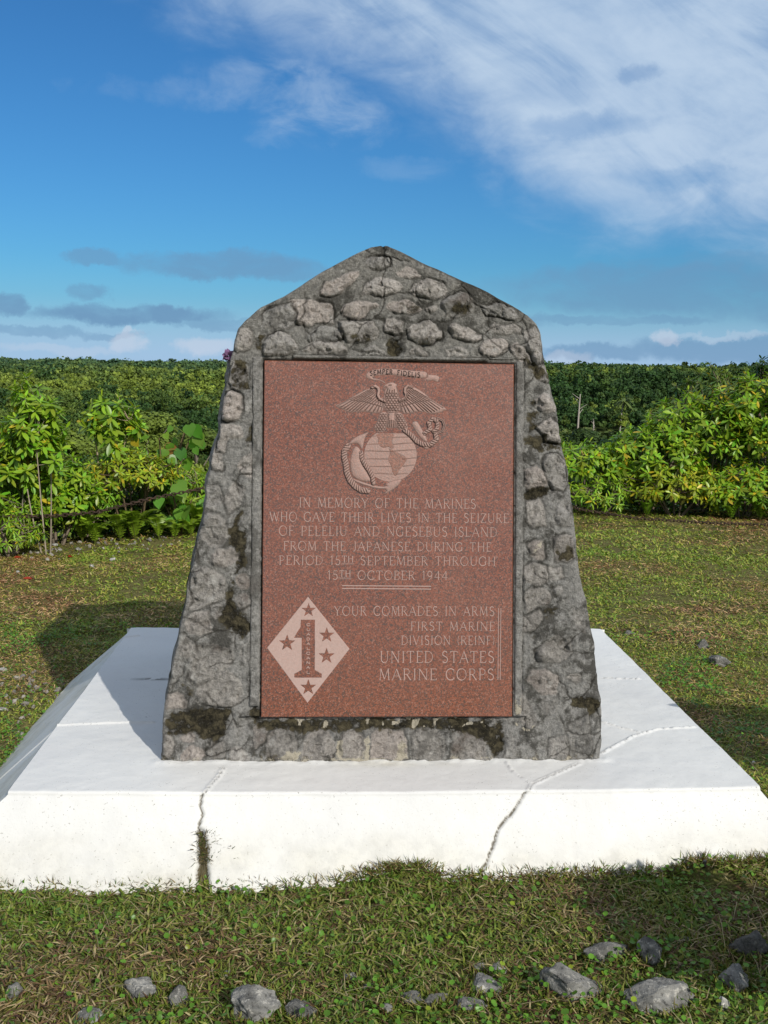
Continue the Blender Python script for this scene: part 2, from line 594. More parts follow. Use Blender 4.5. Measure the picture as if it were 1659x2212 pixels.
# ------------------------------------------------------------------ measured outlines (millimetres on the leaning face)
STONES=[[14,0.7,[[-71,1598],[-44,1614],[-10,1610],[9,1593],[-3,1572],[-37,1568],[-68,1578]]],[22,0.8,[[-206,1497],[-192,1521],[-159,1539],[-125,1556],[-95,1558],[-90,1544],[-111,1519],[-138,1492],[-179,1479],[-202,1480]]],[22,0.9,[[-77,1502],[-61,1527],[-30,1545],[11,1542],[46,1527],[50,1511],[25,1498],[-3,1484],[-40,1485],[-67,1491]]],[16,0.6,[[31,1560],[58,1579],[89,1574],[109,1551],[106,1541],[51,1545]]],[20,0.65,[[72,1502],[92,1523],[133,1541],[174,1532],[191,1512],[185,1491],[147,1477],[117,1486],[82,1489]]],[24,1,[[-310,1459],[-273,1462],[-226,1461],[-185,1450],[-173,1426],[-175,1393],[-205,1393],[-252,1388],[-282,1394],[-283,1425],[-300,1441]]],[24,0.8,[[-150,1434],[-131,1458],[-84,1470],[-43,1459],[-28,1446],[-56,1432],[-77,1411],[-110,1404],[-138,1417]]],[26,0.3,[[-2,1450],[32,1471],[72,1477],[100,1459],[117,1437],[79,1430],[32,1423],[8,1433]]],[14,0.7,[[124,1449],[144,1457],[163,1450],[158,1432],[134,1429]]],[28,0.45,[[175,1457],[192,1484],[236,1499],[270,1482],[286,1452],[264,1431],[230,1419],[195,1426]]],[18,0.5,[[308,1459],[353,1467],[401,1454],[422,1430],[408,1418],[367,1424],[329,1425]]],[16,0.25,[[-397,1416],[-360,1440],[-310,1451],[-286,1424],[-286,1391],[-319,1373],[-366,1376],[-393,1389]]],[34,0.75,[[-392,1304],[-383,1338],[-346,1359],[-309,1356],[-284,1330],[-285,1299],[-312,1289],[-382,1288]]],[22,0.15,[[-258,1337],[-238,1368],[-191,1385],[-144,1369],[-144,1335],[-191,1341],[-238,1324]]],[28,0.7,[[-271,1296],[-251,1320],[-198,1341],[-150,1332],[-127,1312],[-126,1295]]],[34,0.5,[[-152,1396],[-110,1400],[-43,1398],[-27,1361],[-39,1341],[-83,1332],[-127,1332],[-144,1359]]],[24,0.7,[[-7,1406],[22,1410],[52,1400],[49,1373],[22,1365],[-3,1374]]],[34,0.45,[[68,1383],[87,1398],[134,1403],[172,1382],[175,1354],[148,1333],[101,1333],[70,1349]]],[20,0.7,[[203,1379],[213,1396],[257,1390],[302,1370],[302,1353],[271,1338],[223,1352]]],[14,0.3,[[326,1388],[353,1402],[408,1403],[429,1383],[425,1367],[367,1368],[333,1374]]],[24,0.8,[[295,1326],[319,1350],[367,1356],[389,1341],[387,1313],[340,1299],[299,1305]]],[22,0.5,[[-76,1313],[-42,1322],[-8,1307],[-8,1292],[-76,1291]]],[24,0.3,[[77,1312],[104,1324],[135,1311],[138,1292],[80,1292]]],[16,0.6,[[193,1314],[237,1321],[265,1305],[258,1291],[196,1290]]],[22,0.7,[[-480,1353],[-463,1374],[-430,1371],[-429,1321],[-439,1297],[-483,1296]]],[20,0.3,[[-499,1266],[-446,1266],[-438,1199],[-465,1172],[-502,1185]]],[20,0.8,[[-524,1117],[-498,1175],[-461,1158],[-451,1111],[-464,1077],[-517,1070]]],[16,0.6,[[-533,1006],[-531,1060],[-464,1061],[-453,1024],[-497,1013],[-503,976],[-536,976]]],[20,0.4,[[398,1327],[422,1345],[450,1321],[471,1274],[443,1267],[416,1293]]],[20,0.6,[[436,1369],[477,1390],[498,1363],[498,1281],[478,1274]]],[20,0.4,[[481,1267],[519,1281],[536,1220],[509,1209],[485,1226]]],[22,0.75,[[478,1158],[519,1186],[547,1152],[551,1118],[506,1120],[485,1144]]],[26,0.7,[[486,1069],[534,1100],[561,1077],[572,1022],[520,1028]]],[20,0.8,[[-555,982],[-516,982],[-514,926],[-560,923]]],[26,0.8,[[-474,936],[-449,964],[-414,978],[-413,895],[-439,899],[-458,922]]],[34,0.9,[[-630,434],[-610,467],[-555,469],[-552,407],[-577,402],[-630,407]]],[16,0.25,[[-612,268],[-595,370],[-545,365],[-489,361],[-477,314],[-507,291],[-543,259],[-589,240]]],[18,0.35,[[-593,194],[-589,236],[-530,268],[-489,287],[-442,240],[-469,171],[-529,171]]],[24,0.5,[[-683,213],[-644,222],[-616,194],[-618,176],[-689,167]]],[26,0.4,[[-570,125],[-510,134],[-505,88],[-542,77],[-572,84]]],[24,0.5,[[-700,79],[-679,89],[-658,61],[-663,15],[-701,11]]],[20,0.3,[[-645,79],[-620,100],[-592,79],[-597,61],[-633,61]]],[22,0.35,[[-640,19],[-619,52],[-574,51],[-566,5],[-637,3]]],[22,0.3,[[-564,28],[-542,63],[-505,56],[-502,14],[-541,5]]],[22,0.9,[[-488,33],[-468,49],[-436,32],[-431,5],[-481,3]]],[18,0.4,[[-413,102],[-386,120],[-362,92],[-376,55],[-408,42]]],[12,0.35,[[-615,564],[-597,610],[-547,606],[-500,564],[-509,518],[-555,495],[-619,471]]],[14,0.4,[[-552,666],[-474,676],[-455,634],[-501,611],[-547,615]]],[18,0.3,[[-473,578],[-455,592],[-427,588],[-426,546],[-468,546]]],[18,0.3,[[-477,523],[-431,537],[-421,495],[-435,477],[-463,472]]],[18,0.35,[[-466,342],[-443,375],[-411,361],[-415,324],[-447,319]]],[16,0.7,[[-563,870],[-526,875],[-517,829],[-535,796],[-572,800]]],[12,0.4,[[-517,829],[-476,889],[-439,862],[-461,806],[-502,773]]],[12,0.35,[[-594,721],[-576,786],[-512,778],[-502,694],[-547,666]]],[16,0.5,[[-553,490],[-518,499],[-513,458],[-536,444],[-552,458]]],[14,0.5,[[-654,342],[-637,397],[-600,379],[-599,333],[-622,319]]],[14,0.5,[[-676,250],[-663,319],[-629,314],[-635,273]]],[30,0.8,[[450,931],[490,946],[518,922],[521,887],[496,862],[456,864]]],[24,0.75,[[456,827],[506,832],[514,752],[476,742],[459,762]]],[26,0.85,[[547,763],[549,812],[581,848],[602,833],[605,758],[557,753]]],[26,0.6,[[552,708],[577,725],[607,718],[615,693],[618,653],[588,631],[555,643]]],[18,0.5,[[459,692],[487,707],[519,703],[517,643],[477,638]]],[24,0.6,[[447,613],[477,630],[520,623],[521,573],[487,558],[447,575]]],[24,0.5,[[442,533],[482,553],[533,533],[533,499],[488,484],[453,474]]],[20,1,[[535,543],[553,563],[578,554],[573,529],[548,529]]],[18,0.25,[[435,454],[468,469],[508,479],[503,439],[478,409],[438,414]]],[14,0.2,[[488,355],[548,399],[599,389],[604,345],[559,315],[494,315]]],[16,0.3,[[454,260],[479,290],[519,295],[559,265],[554,216],[509,211]]],[14,0.6,[[579,265],[609,280],[639,275],[630,240],[599,255]]],[18,0.35,[[509,196],[549,201],[560,156],[530,141],[509,156]]],[16,0.3,[[429,206],[459,206],[494,131],[490,107],[434,117]]],[18,0.4,[[595,77],[595,7],[535,8],[535,67]]],[16,0.1,[[600,106],[660,146],[671,62],[661,12],[600,7]]],[14,0.3,[[390,63],[425,77],[435,8],[390,8]]],[12,0.2,[[505,982],[576,977],[586,863],[526,877]]],[14,0.5,[[522,623],[567,618],[578,588],[532,573]]],[12,0.4,[[608,489],[644,474],[654,409],[619,419]]],[16,0.2,[[-366,7],[-364,77],[-341,98],[-294,95],[-276,65],[-280,7]]],[16,0.2,[[-254,7],[-252,77],[-228,97],[-174,94],[-156,65],[-160,6]]],[16,0.3,[[-141,6],[-139,77],[-115,97],[-74,94],[-56,65],[-60,6]]],[16,0.5,[[-37,6],[-34,76],[-11,97],[58,94],[76,64],[72,5]]],[16,0.25,[[95,5],[97,76],[121,96],[177,93],[195,64],[191,5]]],[16,0.35,[[217,5],[220,76],[244,96],[311,93],[329,63],[325,4]]]]
MOSS=[[1,[[-500,722],[-488,759],[-461,797],[-433,799],[-456,773],[-470,741],[-433,727],[-446,685],[-455,657],[-474,671],[-499,690]]],[0.9,[[-474,666],[-446,657],[-436,616],[-464,588],[-479,546],[-491,564],[-473,611]]],[1,[[-509,527],[-482,546],[-472,504],[-458,467],[-435,472],[-423,449],[-434,379],[-471,393],[-499,425],[-525,448],[-514,495]]],[1,[[-691,158],[-621,167],[-497,171],[-476,148],[-496,120],[-500,74],[-574,61],[-597,88],[-634,88],[-661,75],[-695,89]]],[0.7,[[-681,241],[-631,264],[-598,236],[-603,194],[-644,217]]],[0.8,[[-423,171],[-396,194],[-386,148],[-404,111],[-423,134]]],[1,[[-499,1272],[-446,1273],[-435,1213],[-428,1172],[-465,1172],[-502,1185]]],[0.7,[[-457,1024],[-417,1105],[-406,997],[-450,983]]],[1,[[-2,1348],[19,1356],[47,1342],[53,1291],[-1,1290]]],[0.6,[[195,1450],[270,1469],[286,1452],[264,1431],[230,1419],[195,1426]]],[0.6,[[8,1464],[100,1472],[110,1435],[52,1431]]],[0.8,[[402,1321],[429,1335],[478,1281],[533,1254],[537,1213],[492,1213],[457,1253]]],[0.8,[[447,1144],[485,1165],[506,1117],[479,1035],[451,1034]]],[0.5,[[-137,1353],[-97,1360],[-39,1354],[-42,1332],[-130,1331]]],[0.5,[[80,1349],[175,1365],[182,1337],[107,1326]]],[0.6,[[-406,1355],[-380,1362],[-392,1294],[-429,1294],[-426,1348]]],[1,[[448,859],[476,877],[536,885],[544,877],[521,842],[476,822],[451,831]]],[0.8,[[552,673],[607,693],[620,653],[588,631],[557,638]]],[1,[[597,196],[640,203],[705,191],[706,146],[660,143],[650,173],[605,173]]],[0.8,[[359,127],[384,122],[397,58],[375,18],[360,18]]],[0.7,[[435,1041],[505,1051],[576,1037],[576,997],[505,992],[445,1006]]],[0.6,[[433,409],[488,409],[493,384],[438,389]]],[0.5,[[508,489],[568,499],[558,469],[513,449]]],[1,[[-401,136],[254,134],[343,122],[388,63],[374,-3],[344,4],[329,78],[106,94],[-393,88]]]]
PALE=[[1,[[-349,7],[-305,39],[-254,33],[-276,0]]],[1,[[-147,65],[-130,71],[-132,-1],[-153,6]]],[1,[[-64,79],[-42,79],[-41,-1],[-59,6]]],[1,[[47,57],[76,72],[74,5],[50,-2]]],[1,[[61,130],[113,133],[113,120],[64,120]]],[1,[[-394,212],[-387,212],[-389,146],[-397,168]]],[1,[[-166,7],[3,9],[3,-6],[-166,-5]]],[1,[[247,1286],[299,1291],[295,1273],[247,1278]]],[0.9,[[477,685],[492,702],[517,703],[507,683],[487,663]]],[0.8,[[424,117],[460,104],[490,114],[487,107],[455,99],[430,107]]]]
OL=[[-704,-6],[-698,110],[-684,212],[-660,343],[-636,460],[-616,591],[-595,694],[-579,781],[-568,869],[-550,965],[-533,1031],[-519,1119],[-506,1201],[-493,1282],[-483,1333],[-469,1373],[-446,1400],[-402,1440],[-329,1476],[-201,1562],[-98,1620],[-53,1641],[-24,1646]]
OR=[[699,0],[702,62],[700,196],[687,285],[664,448],[647,523],[633,590],[610,776],[588,940],[565,1059],[549,1134],[534,1208],[517,1268],[505,1327],[494,1380],[483,1402],[456,1431],[396,1466],[320,1504],[245,1539],[96,1604],[21,1638],[3,1646]]
TX=[["IN MEMORY OF THE MARINES",[[-274,804],[291,806],[-275,834]]],["WHO GAVE THEIR LIVES IN THE SEIZURE",[[-367,760],[397,760],[-367,789]]],["OF PELELIU AND NGESEBUS ISLAND",[[-337,715],[360,715],[-337,745]]],["FROM THE JAPANESE DURING THE",[[-322,669],[342,667],[-323,697]]],["PERIOD 15TH SEPTEMBER THROUGH",[[-336,624],[355,621],[-337,652]]],["15TH OCTOBER 1944",[[-182,577],[202,575],[-182,605]]],["YOUR COMRADES IN ARMS",[[-160,461],[353,463],[-161,490]]],["FIRST MARINE",[[84,415],[354,415],[84,442]]],["DIVISION (REINF)",[[54,370],[355,369],[54,398]]],["UNITED STATES",[[-13,313],[353,312],[-13,349]]],["MARINE CORPS",[[-16,258],[353,257],[-17,293]]],["rule",[[-135,557],[149,555],[-135,548],[149,547]]],["vrule",[[365,487],[365,258],[374,487],[373,258]]],["semper",[[-48,1227],[-21,1233],[13,1233],[41,1231],[75,1227],[108,1224]]]]
EM={"ribbon":[[-66,1225],[-62,1236],[-48,1245],[-20,1250],[11,1251],[41,1249],[75,1246],[108,1244],[128,1243],[134,1234],[129,1221],[108,1220],[80,1223],[47,1226],[16,1230],[-14,1229],[-34,1226],[-45,1219],[-31,1219],[-11,1213],[1,1203],[-3,1200],[-14,1209],[-31,1212],[-48,1213],[-62,1217]],"tail":[[132,1234],[147,1233],[164,1232],[173,1225],[170,1216],[164,1207],[153,1215],[136,1212],[116,1218],[129,1221]],"head":[[-10,1189],[-6,1197],[0,1201],[7,1205],[19,1208],[30,1204],[36,1200],[35,1193],[42,1165],[49,1152],[46,1132],[49,1110],[-2,1109],[-10,1137],[-8,1154],[-7,1170],[-3,1184],[1,1188],[-3,1191],[-7,1187]],"lwing":[[-42,1193],[-53,1187],[-70,1180],[-89,1170],[-106,1159],[-122,1150],[-141,1139],[-164,1131],[-158,1125],[-147,1122],[-133,1114],[-113,1106],[-100,1109],[-83,1110],[-69,1111],[-44,1107],[-25,1106],[-8,1112],[-7,1140],[-19,1145],[-31,1159],[-34,1181]],"lband":[[-45,1189],[-34,1193],[-25,1187],[-23,1177],[-26,1165],[-21,1152],[-3,1146]],"rwing":[[42,1146],[56,1150],[65,1163],[64,1181],[71,1194],[83,1194],[97,1190],[117,1178],[137,1162],[156,1148],[176,1137],[199,1121],[187,1118],[176,1111],[159,1107],[140,1107],[120,1113],[98,1113],[81,1108],[62,1105],[48,1110]],"rband":[[82,1193],[69,1194],[61,1187],[60,1177],[65,1166],[61,1155],[43,1147]],"lleg":[[-19,1112],[-24,1087],[-35,1070],[-38,1056],[-28,1047],[-5,1046],[4,1059],[8,1081],[6,1112]],"rleg":[[28,1112],[53,1110],[62,1088],[72,1068],[71,1054],[51,1053],[33,1058],[30,1082]],"etail":[[6,1120],[30,1121],[35,1082],[40,1060],[-1,1058],[4,1087]],"globec":[[16,973],[101,974]],"namer":[[-32,1042],[20,1045],[27,1034],[18,1018],[26,998],[21,993],[7,1001],[-7,995],[-24,1006],[-25,1031]],"samer":[[10,998],[26,986],[37,982],[71,963],[57,943],[43,926],[35,905],[24,912],[18,940],[7,959],[15,979]],"lat":[[[-60,1031],[-30,1034]],[[23,1029],[79,1032]],[[-68,1006],[-24,1008]],[[23,1007],[93,1014]],[[-74,986],[10,984],[102,992]],[[-67,960],[7,960]],[[54,960],[100,966]],[[-57,936],[18,936]],[[55,937],[93,943]],[[-34,914],[21,912]],[[35,912],[71,915]]],"fluke":[[-124,1003],[-105,1025],[-80,1039],[-48,1048],[-60,1039],[-68,1019],[-72,994],[-77,989],[-88,1008],[-104,1009]],"stem":[[-114,961],[-102,1000],[-88,1001],[-76,983],[-79,950],[-57,917],[-42,889],[-67,886],[-104,900],[-113,927]],"arm":[[-112,905],[-101,897],[-67,886],[-31,875],[5,873],[-2,884],[58,902],[41,873],[-9,843],[7,865],[-28,864],[-67,875],[-98,886]],"rope1":[[-120,1001],[-131,985],[-132,966],[-126,944],[-123,916],[-112,891],[-95,872],[-76,861],[-56,859]],"rope2":[[-78,980],[-76,961],[-65,942],[-51,922],[-41,903],[-38,884]],"rope3":[[62,1053],[82,1038],[99,1019],[118,1009],[143,1008],[163,1025],[160,1042]],"rope4":[[123,1044],[143,1058],[137,1078],[151,1092],[165,1083],[165,1061],[154,1050]],"ring":[[165,1093],[182,1086],[188,1070],[182,1053],[168,1046]],"stock":[[80,1078],[98,1086],[109,1072],[138,1019],[124,1016],[107,1033],[90,1057]],"stock2":[[118,1002],[143,1011],[146,1000],[129,991]],"dia":[[-243,521],[-110,356],[-242,185],[-371,359]],"one":[[-265,448],[-221,448],[-220,289],[-198,277],[-198,265],[-284,265],[-284,277],[-261,289],[-262,391],[-286,391],[-279,404],[-266,425]],"stars":[[[-241,478],[-241,501]],[[-308,374],[-309,401]],[[-183,399],[-183,424]],[[-183,333],[-183,359]],[[-240,234],[-240,260]]],"gua":[[-241,432],[-240,282]],"lfe":[[[-86,1161],[-120,1148],[-157,1127]],[[-79,1160],[-111,1145],[-147,1122]],[[-72,1159],[-103,1142],[-137,1118]],[[-65,1158],[-95,1140],[-128,1114]],[[-58,1157],[-88,1138],[-120,1110]],[[-52,1155],[-80,1136],[-111,1108]],[[-46,1153],[-70,1135],[-98,1110]],[[-40,1151],[-61,1135],[-86,1112]],[[-33,1149],[-50,1134],[-71,1111]],[[-28,1145],[-40,1132],[-56,1110]],[[-22,1142],[-30,1129],[-42,1109]],[[-16,1138],[-22,1127],[-30,1108]],[[-11,1134],[-13,1125],[-18,1108]],[[-59,1179],[-94,1157]],[[-53,1177],[-87,1156]],[[-48,1175],[-79,1156]],[[-43,1173],[-72,1156]],[[-40,1169],[-63,1154]],[[-36,1164],[-53,1152]],[[-33,1159],[-43,1149]],[[-29,1155],[-34,1146]],[[-23,1151],[-26,1141]],[[-18,1147],[-18,1136]],[[-12,1142],[-11,1131]],[[-47,1185],[-61,1174]],[[-43,1182],[-56,1172]],[[-38,1180],[-50,1169]],[[-35,1176],[-45,1166]],[[-34,1171],[-39,1161]],[[-32,1166],[-33,1156]],[[-114,1148],[-92,1144],[-69,1142],[-47,1136],[-11,1126]]],"rfe":[[[120,1164],[154,1152],[191,1132]],[[113,1163],[146,1149],[182,1127]],[[106,1161],[137,1146],[172,1122]],[[99,1160],[129,1143],[163,1118]],[[92,1159],[122,1140],[155,1114]],[[86,1157],[114,1138],[146,1111]],[[79,1155],[104,1138],[133,1113]],[[73,1153],[95,1138],[120,1115]],[[67,1150],[84,1136],[105,1114]],[[61,1147],[74,1133],[90,1112]],[[56,1143],[64,1130],[76,1110]],[[50,1139],[56,1128],[64,1109]],[[45,1135],[47,1126],[52,1108]],[[92,1181],[128,1160]],[[87,1179],[121,1159]],[[82,1177],[113,1159]],[[77,1175],[106,1158]],[[73,1171],[96,1156]],[[70,1166],[86,1154]],[[66,1161],[76,1151]],[[62,1156],[67,1147]],[[57,1152],[60,1142]],[[52,1147],[52,1137]],[[46,1143],[45,1132]],[[81,1187],[95,1176]],[[76,1184],[89,1174]],[[72,1181],[84,1171]],[[69,1177],[78,1168]],[[67,1172],[72,1163]],[[65,1167],[67,1157]],[[148,1152],[126,1147],[103,1144],[81,1138],[45,1127]]],"bscale":[[[-7,1170],[-5,1167],[-3,1166],[0,1168],[1,1170]],[[3,1170],[5,1168],[7,1166],[10,1168],[11,1171]],[[13,1171],[15,1168],[17,1167],[20,1168],[21,1171]],[[23,1171],[25,1168],[27,1167],[30,1168],[31,1171]],[[33,1171],[35,1168],[37,1167],[40,1168],[41,1171]],[[-2,1163],[0,1160],[2,1159],[5,1160],[6,1163]],[[8,1163],[10,1160],[12,1159],[15,1160],[16,1163]],[[18,1163],[20,1160],[22,1159],[25,1160],[26,1163]],[[28,1163],[30,1160],[32,1159],[35,1160],[36,1163]],[[38,1163],[40,1161],[42,1159],[45,1161],[47,1164]],[[-7,1155],[-5,1152],[-3,1151],[0,1152],[1,1155]],[[3,1155],[5,1153],[7,1151],[10,1153],[11,1156]],[[13,1156],[15,1153],[17,1151],[20,1153],[22,1156]],[[23,1156],[25,1153],[27,1152],[30,1153],[32,1156]],[[33,1156],[35,1153],[37,1152],[40,1153],[42,1156]],[[-2,1148],[0,1145],[2,1144],[5,1145],[7,1148]],[[8,1148],[10,1145],[12,1144],[15,1145],[17,1148]],[[18,1148],[20,1145],[22,1144],[25,1145],[27,1148]],[[28,1148],[30,1145],[32,1144],[35,1145],[37,1148]],[[38,1148],[40,1146],[42,1144],[45,1146],[47,1149]],[[-7,1140],[-5,1137],[-3,1136],[0,1137],[2,1140]],[[3,1140],[5,1138],[7,1136],[10,1138],[12,1141]],[[13,1141],[15,1138],[17,1136],[20,1138],[22,1141]],[[23,1141],[25,1138],[27,1137],[30,1138],[32,1141]],[[33,1141],[35,1138],[38,1137],[40,1138],[42,1141]],[[-2,1133],[0,1130],[2,1129],[5,1130],[7,1133]],[[8,1133],[10,1130],[13,1129],[15,1130],[17,1133]],[[18,1133],[20,1130],[23,1129],[25,1130],[27,1133]],[[28,1133],[30,1130],[33,1129],[35,1130],[37,1133]],[[38,1133],[40,1130],[43,1129],[45,1131],[47,1133]],[[-7,1125],[-5,1122],[-2,1121],[0,1122],[2,1125]],[[3,1125],[5,1122],[8,1121],[10,1123],[12,1126]],[[13,1126],[15,1123],[18,1121],[20,1123],[22,1126]],[[23,1126],[25,1123],[28,1122],[30,1123],[32,1126]],[[33,1126],[35,1123],[38,1122],[40,1123],[42,1126]],[[-2,1118],[0,1115],[3,1114],[5,1115],[7,1118]],[[8,1118],[10,1115],[13,1114],[15,1115],[17,1118]],[[18,1118],[20,1115],[23,1114],[25,1115],[27,1118]],[[28,1118],[30,1115],[33,1114],[35,1115],[37,1118]],[[38,1118],[40,1115],[43,1114],[45,1116],[47,1118]]],"llscale":[[[-37,1103],[-35,1100],[-33,1099],[-31,1101],[-29,1103]],[[-27,1103],[-26,1101],[-23,1099],[-21,1101],[-20,1103]],[[-18,1103],[-16,1101],[-14,1100],[-12,1101],[-10,1104]],[[-8,1104],[-7,1101],[-5,1100],[-2,1101],[-1,1104]],[[1,1104],[3,1101],[5,1100],[7,1101],[9,1104]],[[-32,1096],[-30,1093],[-28,1092],[-26,1093],[-24,1096]],[[-23,1096],[-21,1094],[-19,1092],[-16,1094],[-15,1096]],[[-13,1096],[-12,1094],[-9,1093],[-7,1094],[-5,1096]],[[-4,1097],[-2,1094],[0,1093],[3,1094],[4,1097]],[[-37,1089],[-35,1086],[-33,1085],[-30,1086],[-29,1089]],[[-27,1089],[-26,1086],[-23,1085],[-21,1086],[-19,1089]],[[-18,1089],[-16,1087],[-14,1085],[-12,1087],[-10,1089]],[[-8,1089],[-7,1087],[-4,1086],[-2,1087],[-1,1089]],[[1,1089],[3,1087],[5,1086],[7,1087],[9,1090]],[[-32,1082],[-30,1079],[-28,1078],[-26,1079],[-24,1082]],[[-22,1082],[-21,1079],[-19,1078],[-16,1079],[-15,1082]],[[-13,1082],[-11,1079],[-9,1078],[-7,1080],[-5,1082]],[[-4,1082],[-2,1080],[0,1078],[3,1080],[4,1082]],[[-37,1075],[-35,1072],[-33,1071],[-30,1072],[-29,1075]],[[-27,1075],[-26,1072],[-23,1071],[-21,1072],[-19,1075]],[[-18,1075],[-16,1072],[-14,1071],[-11,1072],[-10,1075]],[[-8,1075],[-7,1072],[-4,1071],[-2,1073],[0,1075]],[[1,1075],[3,1073],[5,1071],[7,1073],[9,1075]],[[-32,1068],[-30,1065],[-28,1064],[-26,1065],[-24,1068]],[[-22,1068],[-21,1065],[-18,1064],[-16,1065],[-15,1068]],[[-13,1068],[-11,1065],[-9,1064],[-7,1065],[-5,1068]],[[-3,1068],[-2,1065],[0,1064],[3,1065],[4,1068]],[[-37,1061],[-35,1058],[-33,1057],[-30,1058],[-29,1061]],[[-27,1061],[-25,1058],[-23,1057],[-21,1058],[-19,1061]],[[-18,1061],[-16,1058],[-14,1057],[-11,1058],[-10,1061]],[[-8,1061],[-7,1058],[-4,1057],[-2,1058],[0,1061]],[[1,1061],[3,1058],[5,1057],[8,1058],[9,1061]],[[-32,1054],[-30,1051],[-28,1050],[-25,1051],[-24,1054]],[[-22,1054],[-21,1051],[-18,1050],[-16,1051],[-14,1054]],[[-13,1054],[-11,1051],[-9,1050],[-7,1051],[-5,1054]],[[-3,1054],[-2,1051],[1,1050],[3,1051],[4,1054]]],"rlscale":[[[29,1104],[30,1101],[32,1100],[35,1101],[36,1104]],[[38,1104],[40,1101],[42,1100],[44,1101],[46,1104]],[[47,1104],[49,1102],[51,1100],[54,1102],[55,1104]],[[57,1104],[59,1102],[61,1101],[63,1102],[65,1104]],[[33,1097],[35,1094],[37,1093],[40,1094],[41,1097]],[[43,1097],[44,1094],[47,1093],[49,1094],[51,1097]],[[52,1097],[54,1095],[56,1093],[59,1095],[60,1097]],[[62,1097],[63,1095],[66,1093],[68,1095],[70,1097]],[[29,1090],[30,1087],[33,1086],[35,1087],[36,1090]],[[38,1090],[40,1087],[42,1086],[44,1087],[46,1090]],[[48,1090],[49,1087],[52,1086],[54,1087],[55,1090]],[[57,1090],[59,1087],[61,1086],[63,1088],[65,1090]],[[33,1083],[35,1080],[37,1079],[40,1080],[41,1083]],[[43,1083],[44,1080],[47,1079],[49,1080],[51,1083]],[[52,1083],[54,1080],[56,1079],[59,1080],[60,1083]],[[62,1083],[63,1080],[66,1079],[68,1080],[70,1083]],[[29,1076],[30,1073],[33,1072],[35,1073],[37,1076]],[[38,1076],[40,1073],[42,1072],[44,1073],[46,1076]],[[48,1076],[49,1073],[52,1072],[54,1073],[55,1076]],[[57,1076],[59,1073],[61,1072],[63,1073],[65,1076]],[[34,1069],[35,1066],[37,1065],[40,1066],[41,1069]],[[43,1069],[45,1066],[47,1065],[49,1066],[51,1069]],[[52,1069],[54,1066],[56,1065],[59,1066],[60,1069]],[[62,1069],[64,1066],[66,1065],[68,1066],[70,1069]],[[29,1061],[30,1059],[33,1058],[35,1059],[37,1062]],[[38,1062],[40,1059],[42,1058],[45,1059],[46,1062]],[[48,1062],[49,1059],[52,1058],[54,1059],[56,1062]],[[57,1062],[59,1059],[61,1058],[64,1059],[65,1062]]],"hline":[[[5,1184],[0,1170],[-3,1156]],[[11,1180],[7,1165],[4,1154]],[[19,1179],[17,1165],[11,1154]],[[26,1182],[26,1168],[22,1154]],[[8,1196],[16,1197]],[[33,1193],[40,1168],[46,1154]]],"tline":[[[6,1081],[5,1059]],[[12,1083],[11,1059]],[[17,1084],[17,1059]],[[23,1083],[24,1059]],[[28,1081],[30,1060]]]}
CT=[[[-499,-55],[-509,-127],[-527,-197],[-539,-269]],[[621,-31],[529,-112],[441,-193],[408,-277]],[[391,-28],[400,-103],[436,-183]],[[715,55],[872,216],[974,283],[1114,305]],[[796,355],[899,251]],[[932,876],[1081,863]],[[-1114,336],[-945,358],[-787,367]],[[-1160,1470],[-1083,1503],[-1045,1519]]]
CF=[[[-542,-5],[-551,-43],[-543,-72],[-554,-108],[-559,-136],[-555,-165],[-550,-194],[-560,-274]],[[414,-2],[393,-40],[371,-72],[331,-122],[314,-173],[296,-224],[273,-268]]]

# ------------------------------------------------------------------ the ground (one sheet to the horizon)
ORG = np.array([0.0099, 3.152, 0.27])        # middle of the monument's front foot on the slab
YAW = rad(3.0)
EU = np.array([math.cos(YAW), math.sin(YAW)])
EV = np.array([-math.sin(YAW), math.cos(YAW)])


def to_uv(X, Y):
    dx, dy = X - ORG[0], Y - ORG[1]
    return dx * EU[0] + dy * EU[1], dx * EV[0] + dy * EV[1]


EDGE_X = [-30, -12, -8, -4, -3.05, -2.5, -1.6, 0, 2.1, 4, 8, 14, 30]
EDGE_Y = [-4, 2, 4.6, 7.3, 8.1, 8.75, 9.2, 10, 11, 10.8, 10, 8, 0]


def lawn_edge(X):
    return np.interp(X, EDGE_X, EDGE_Y)


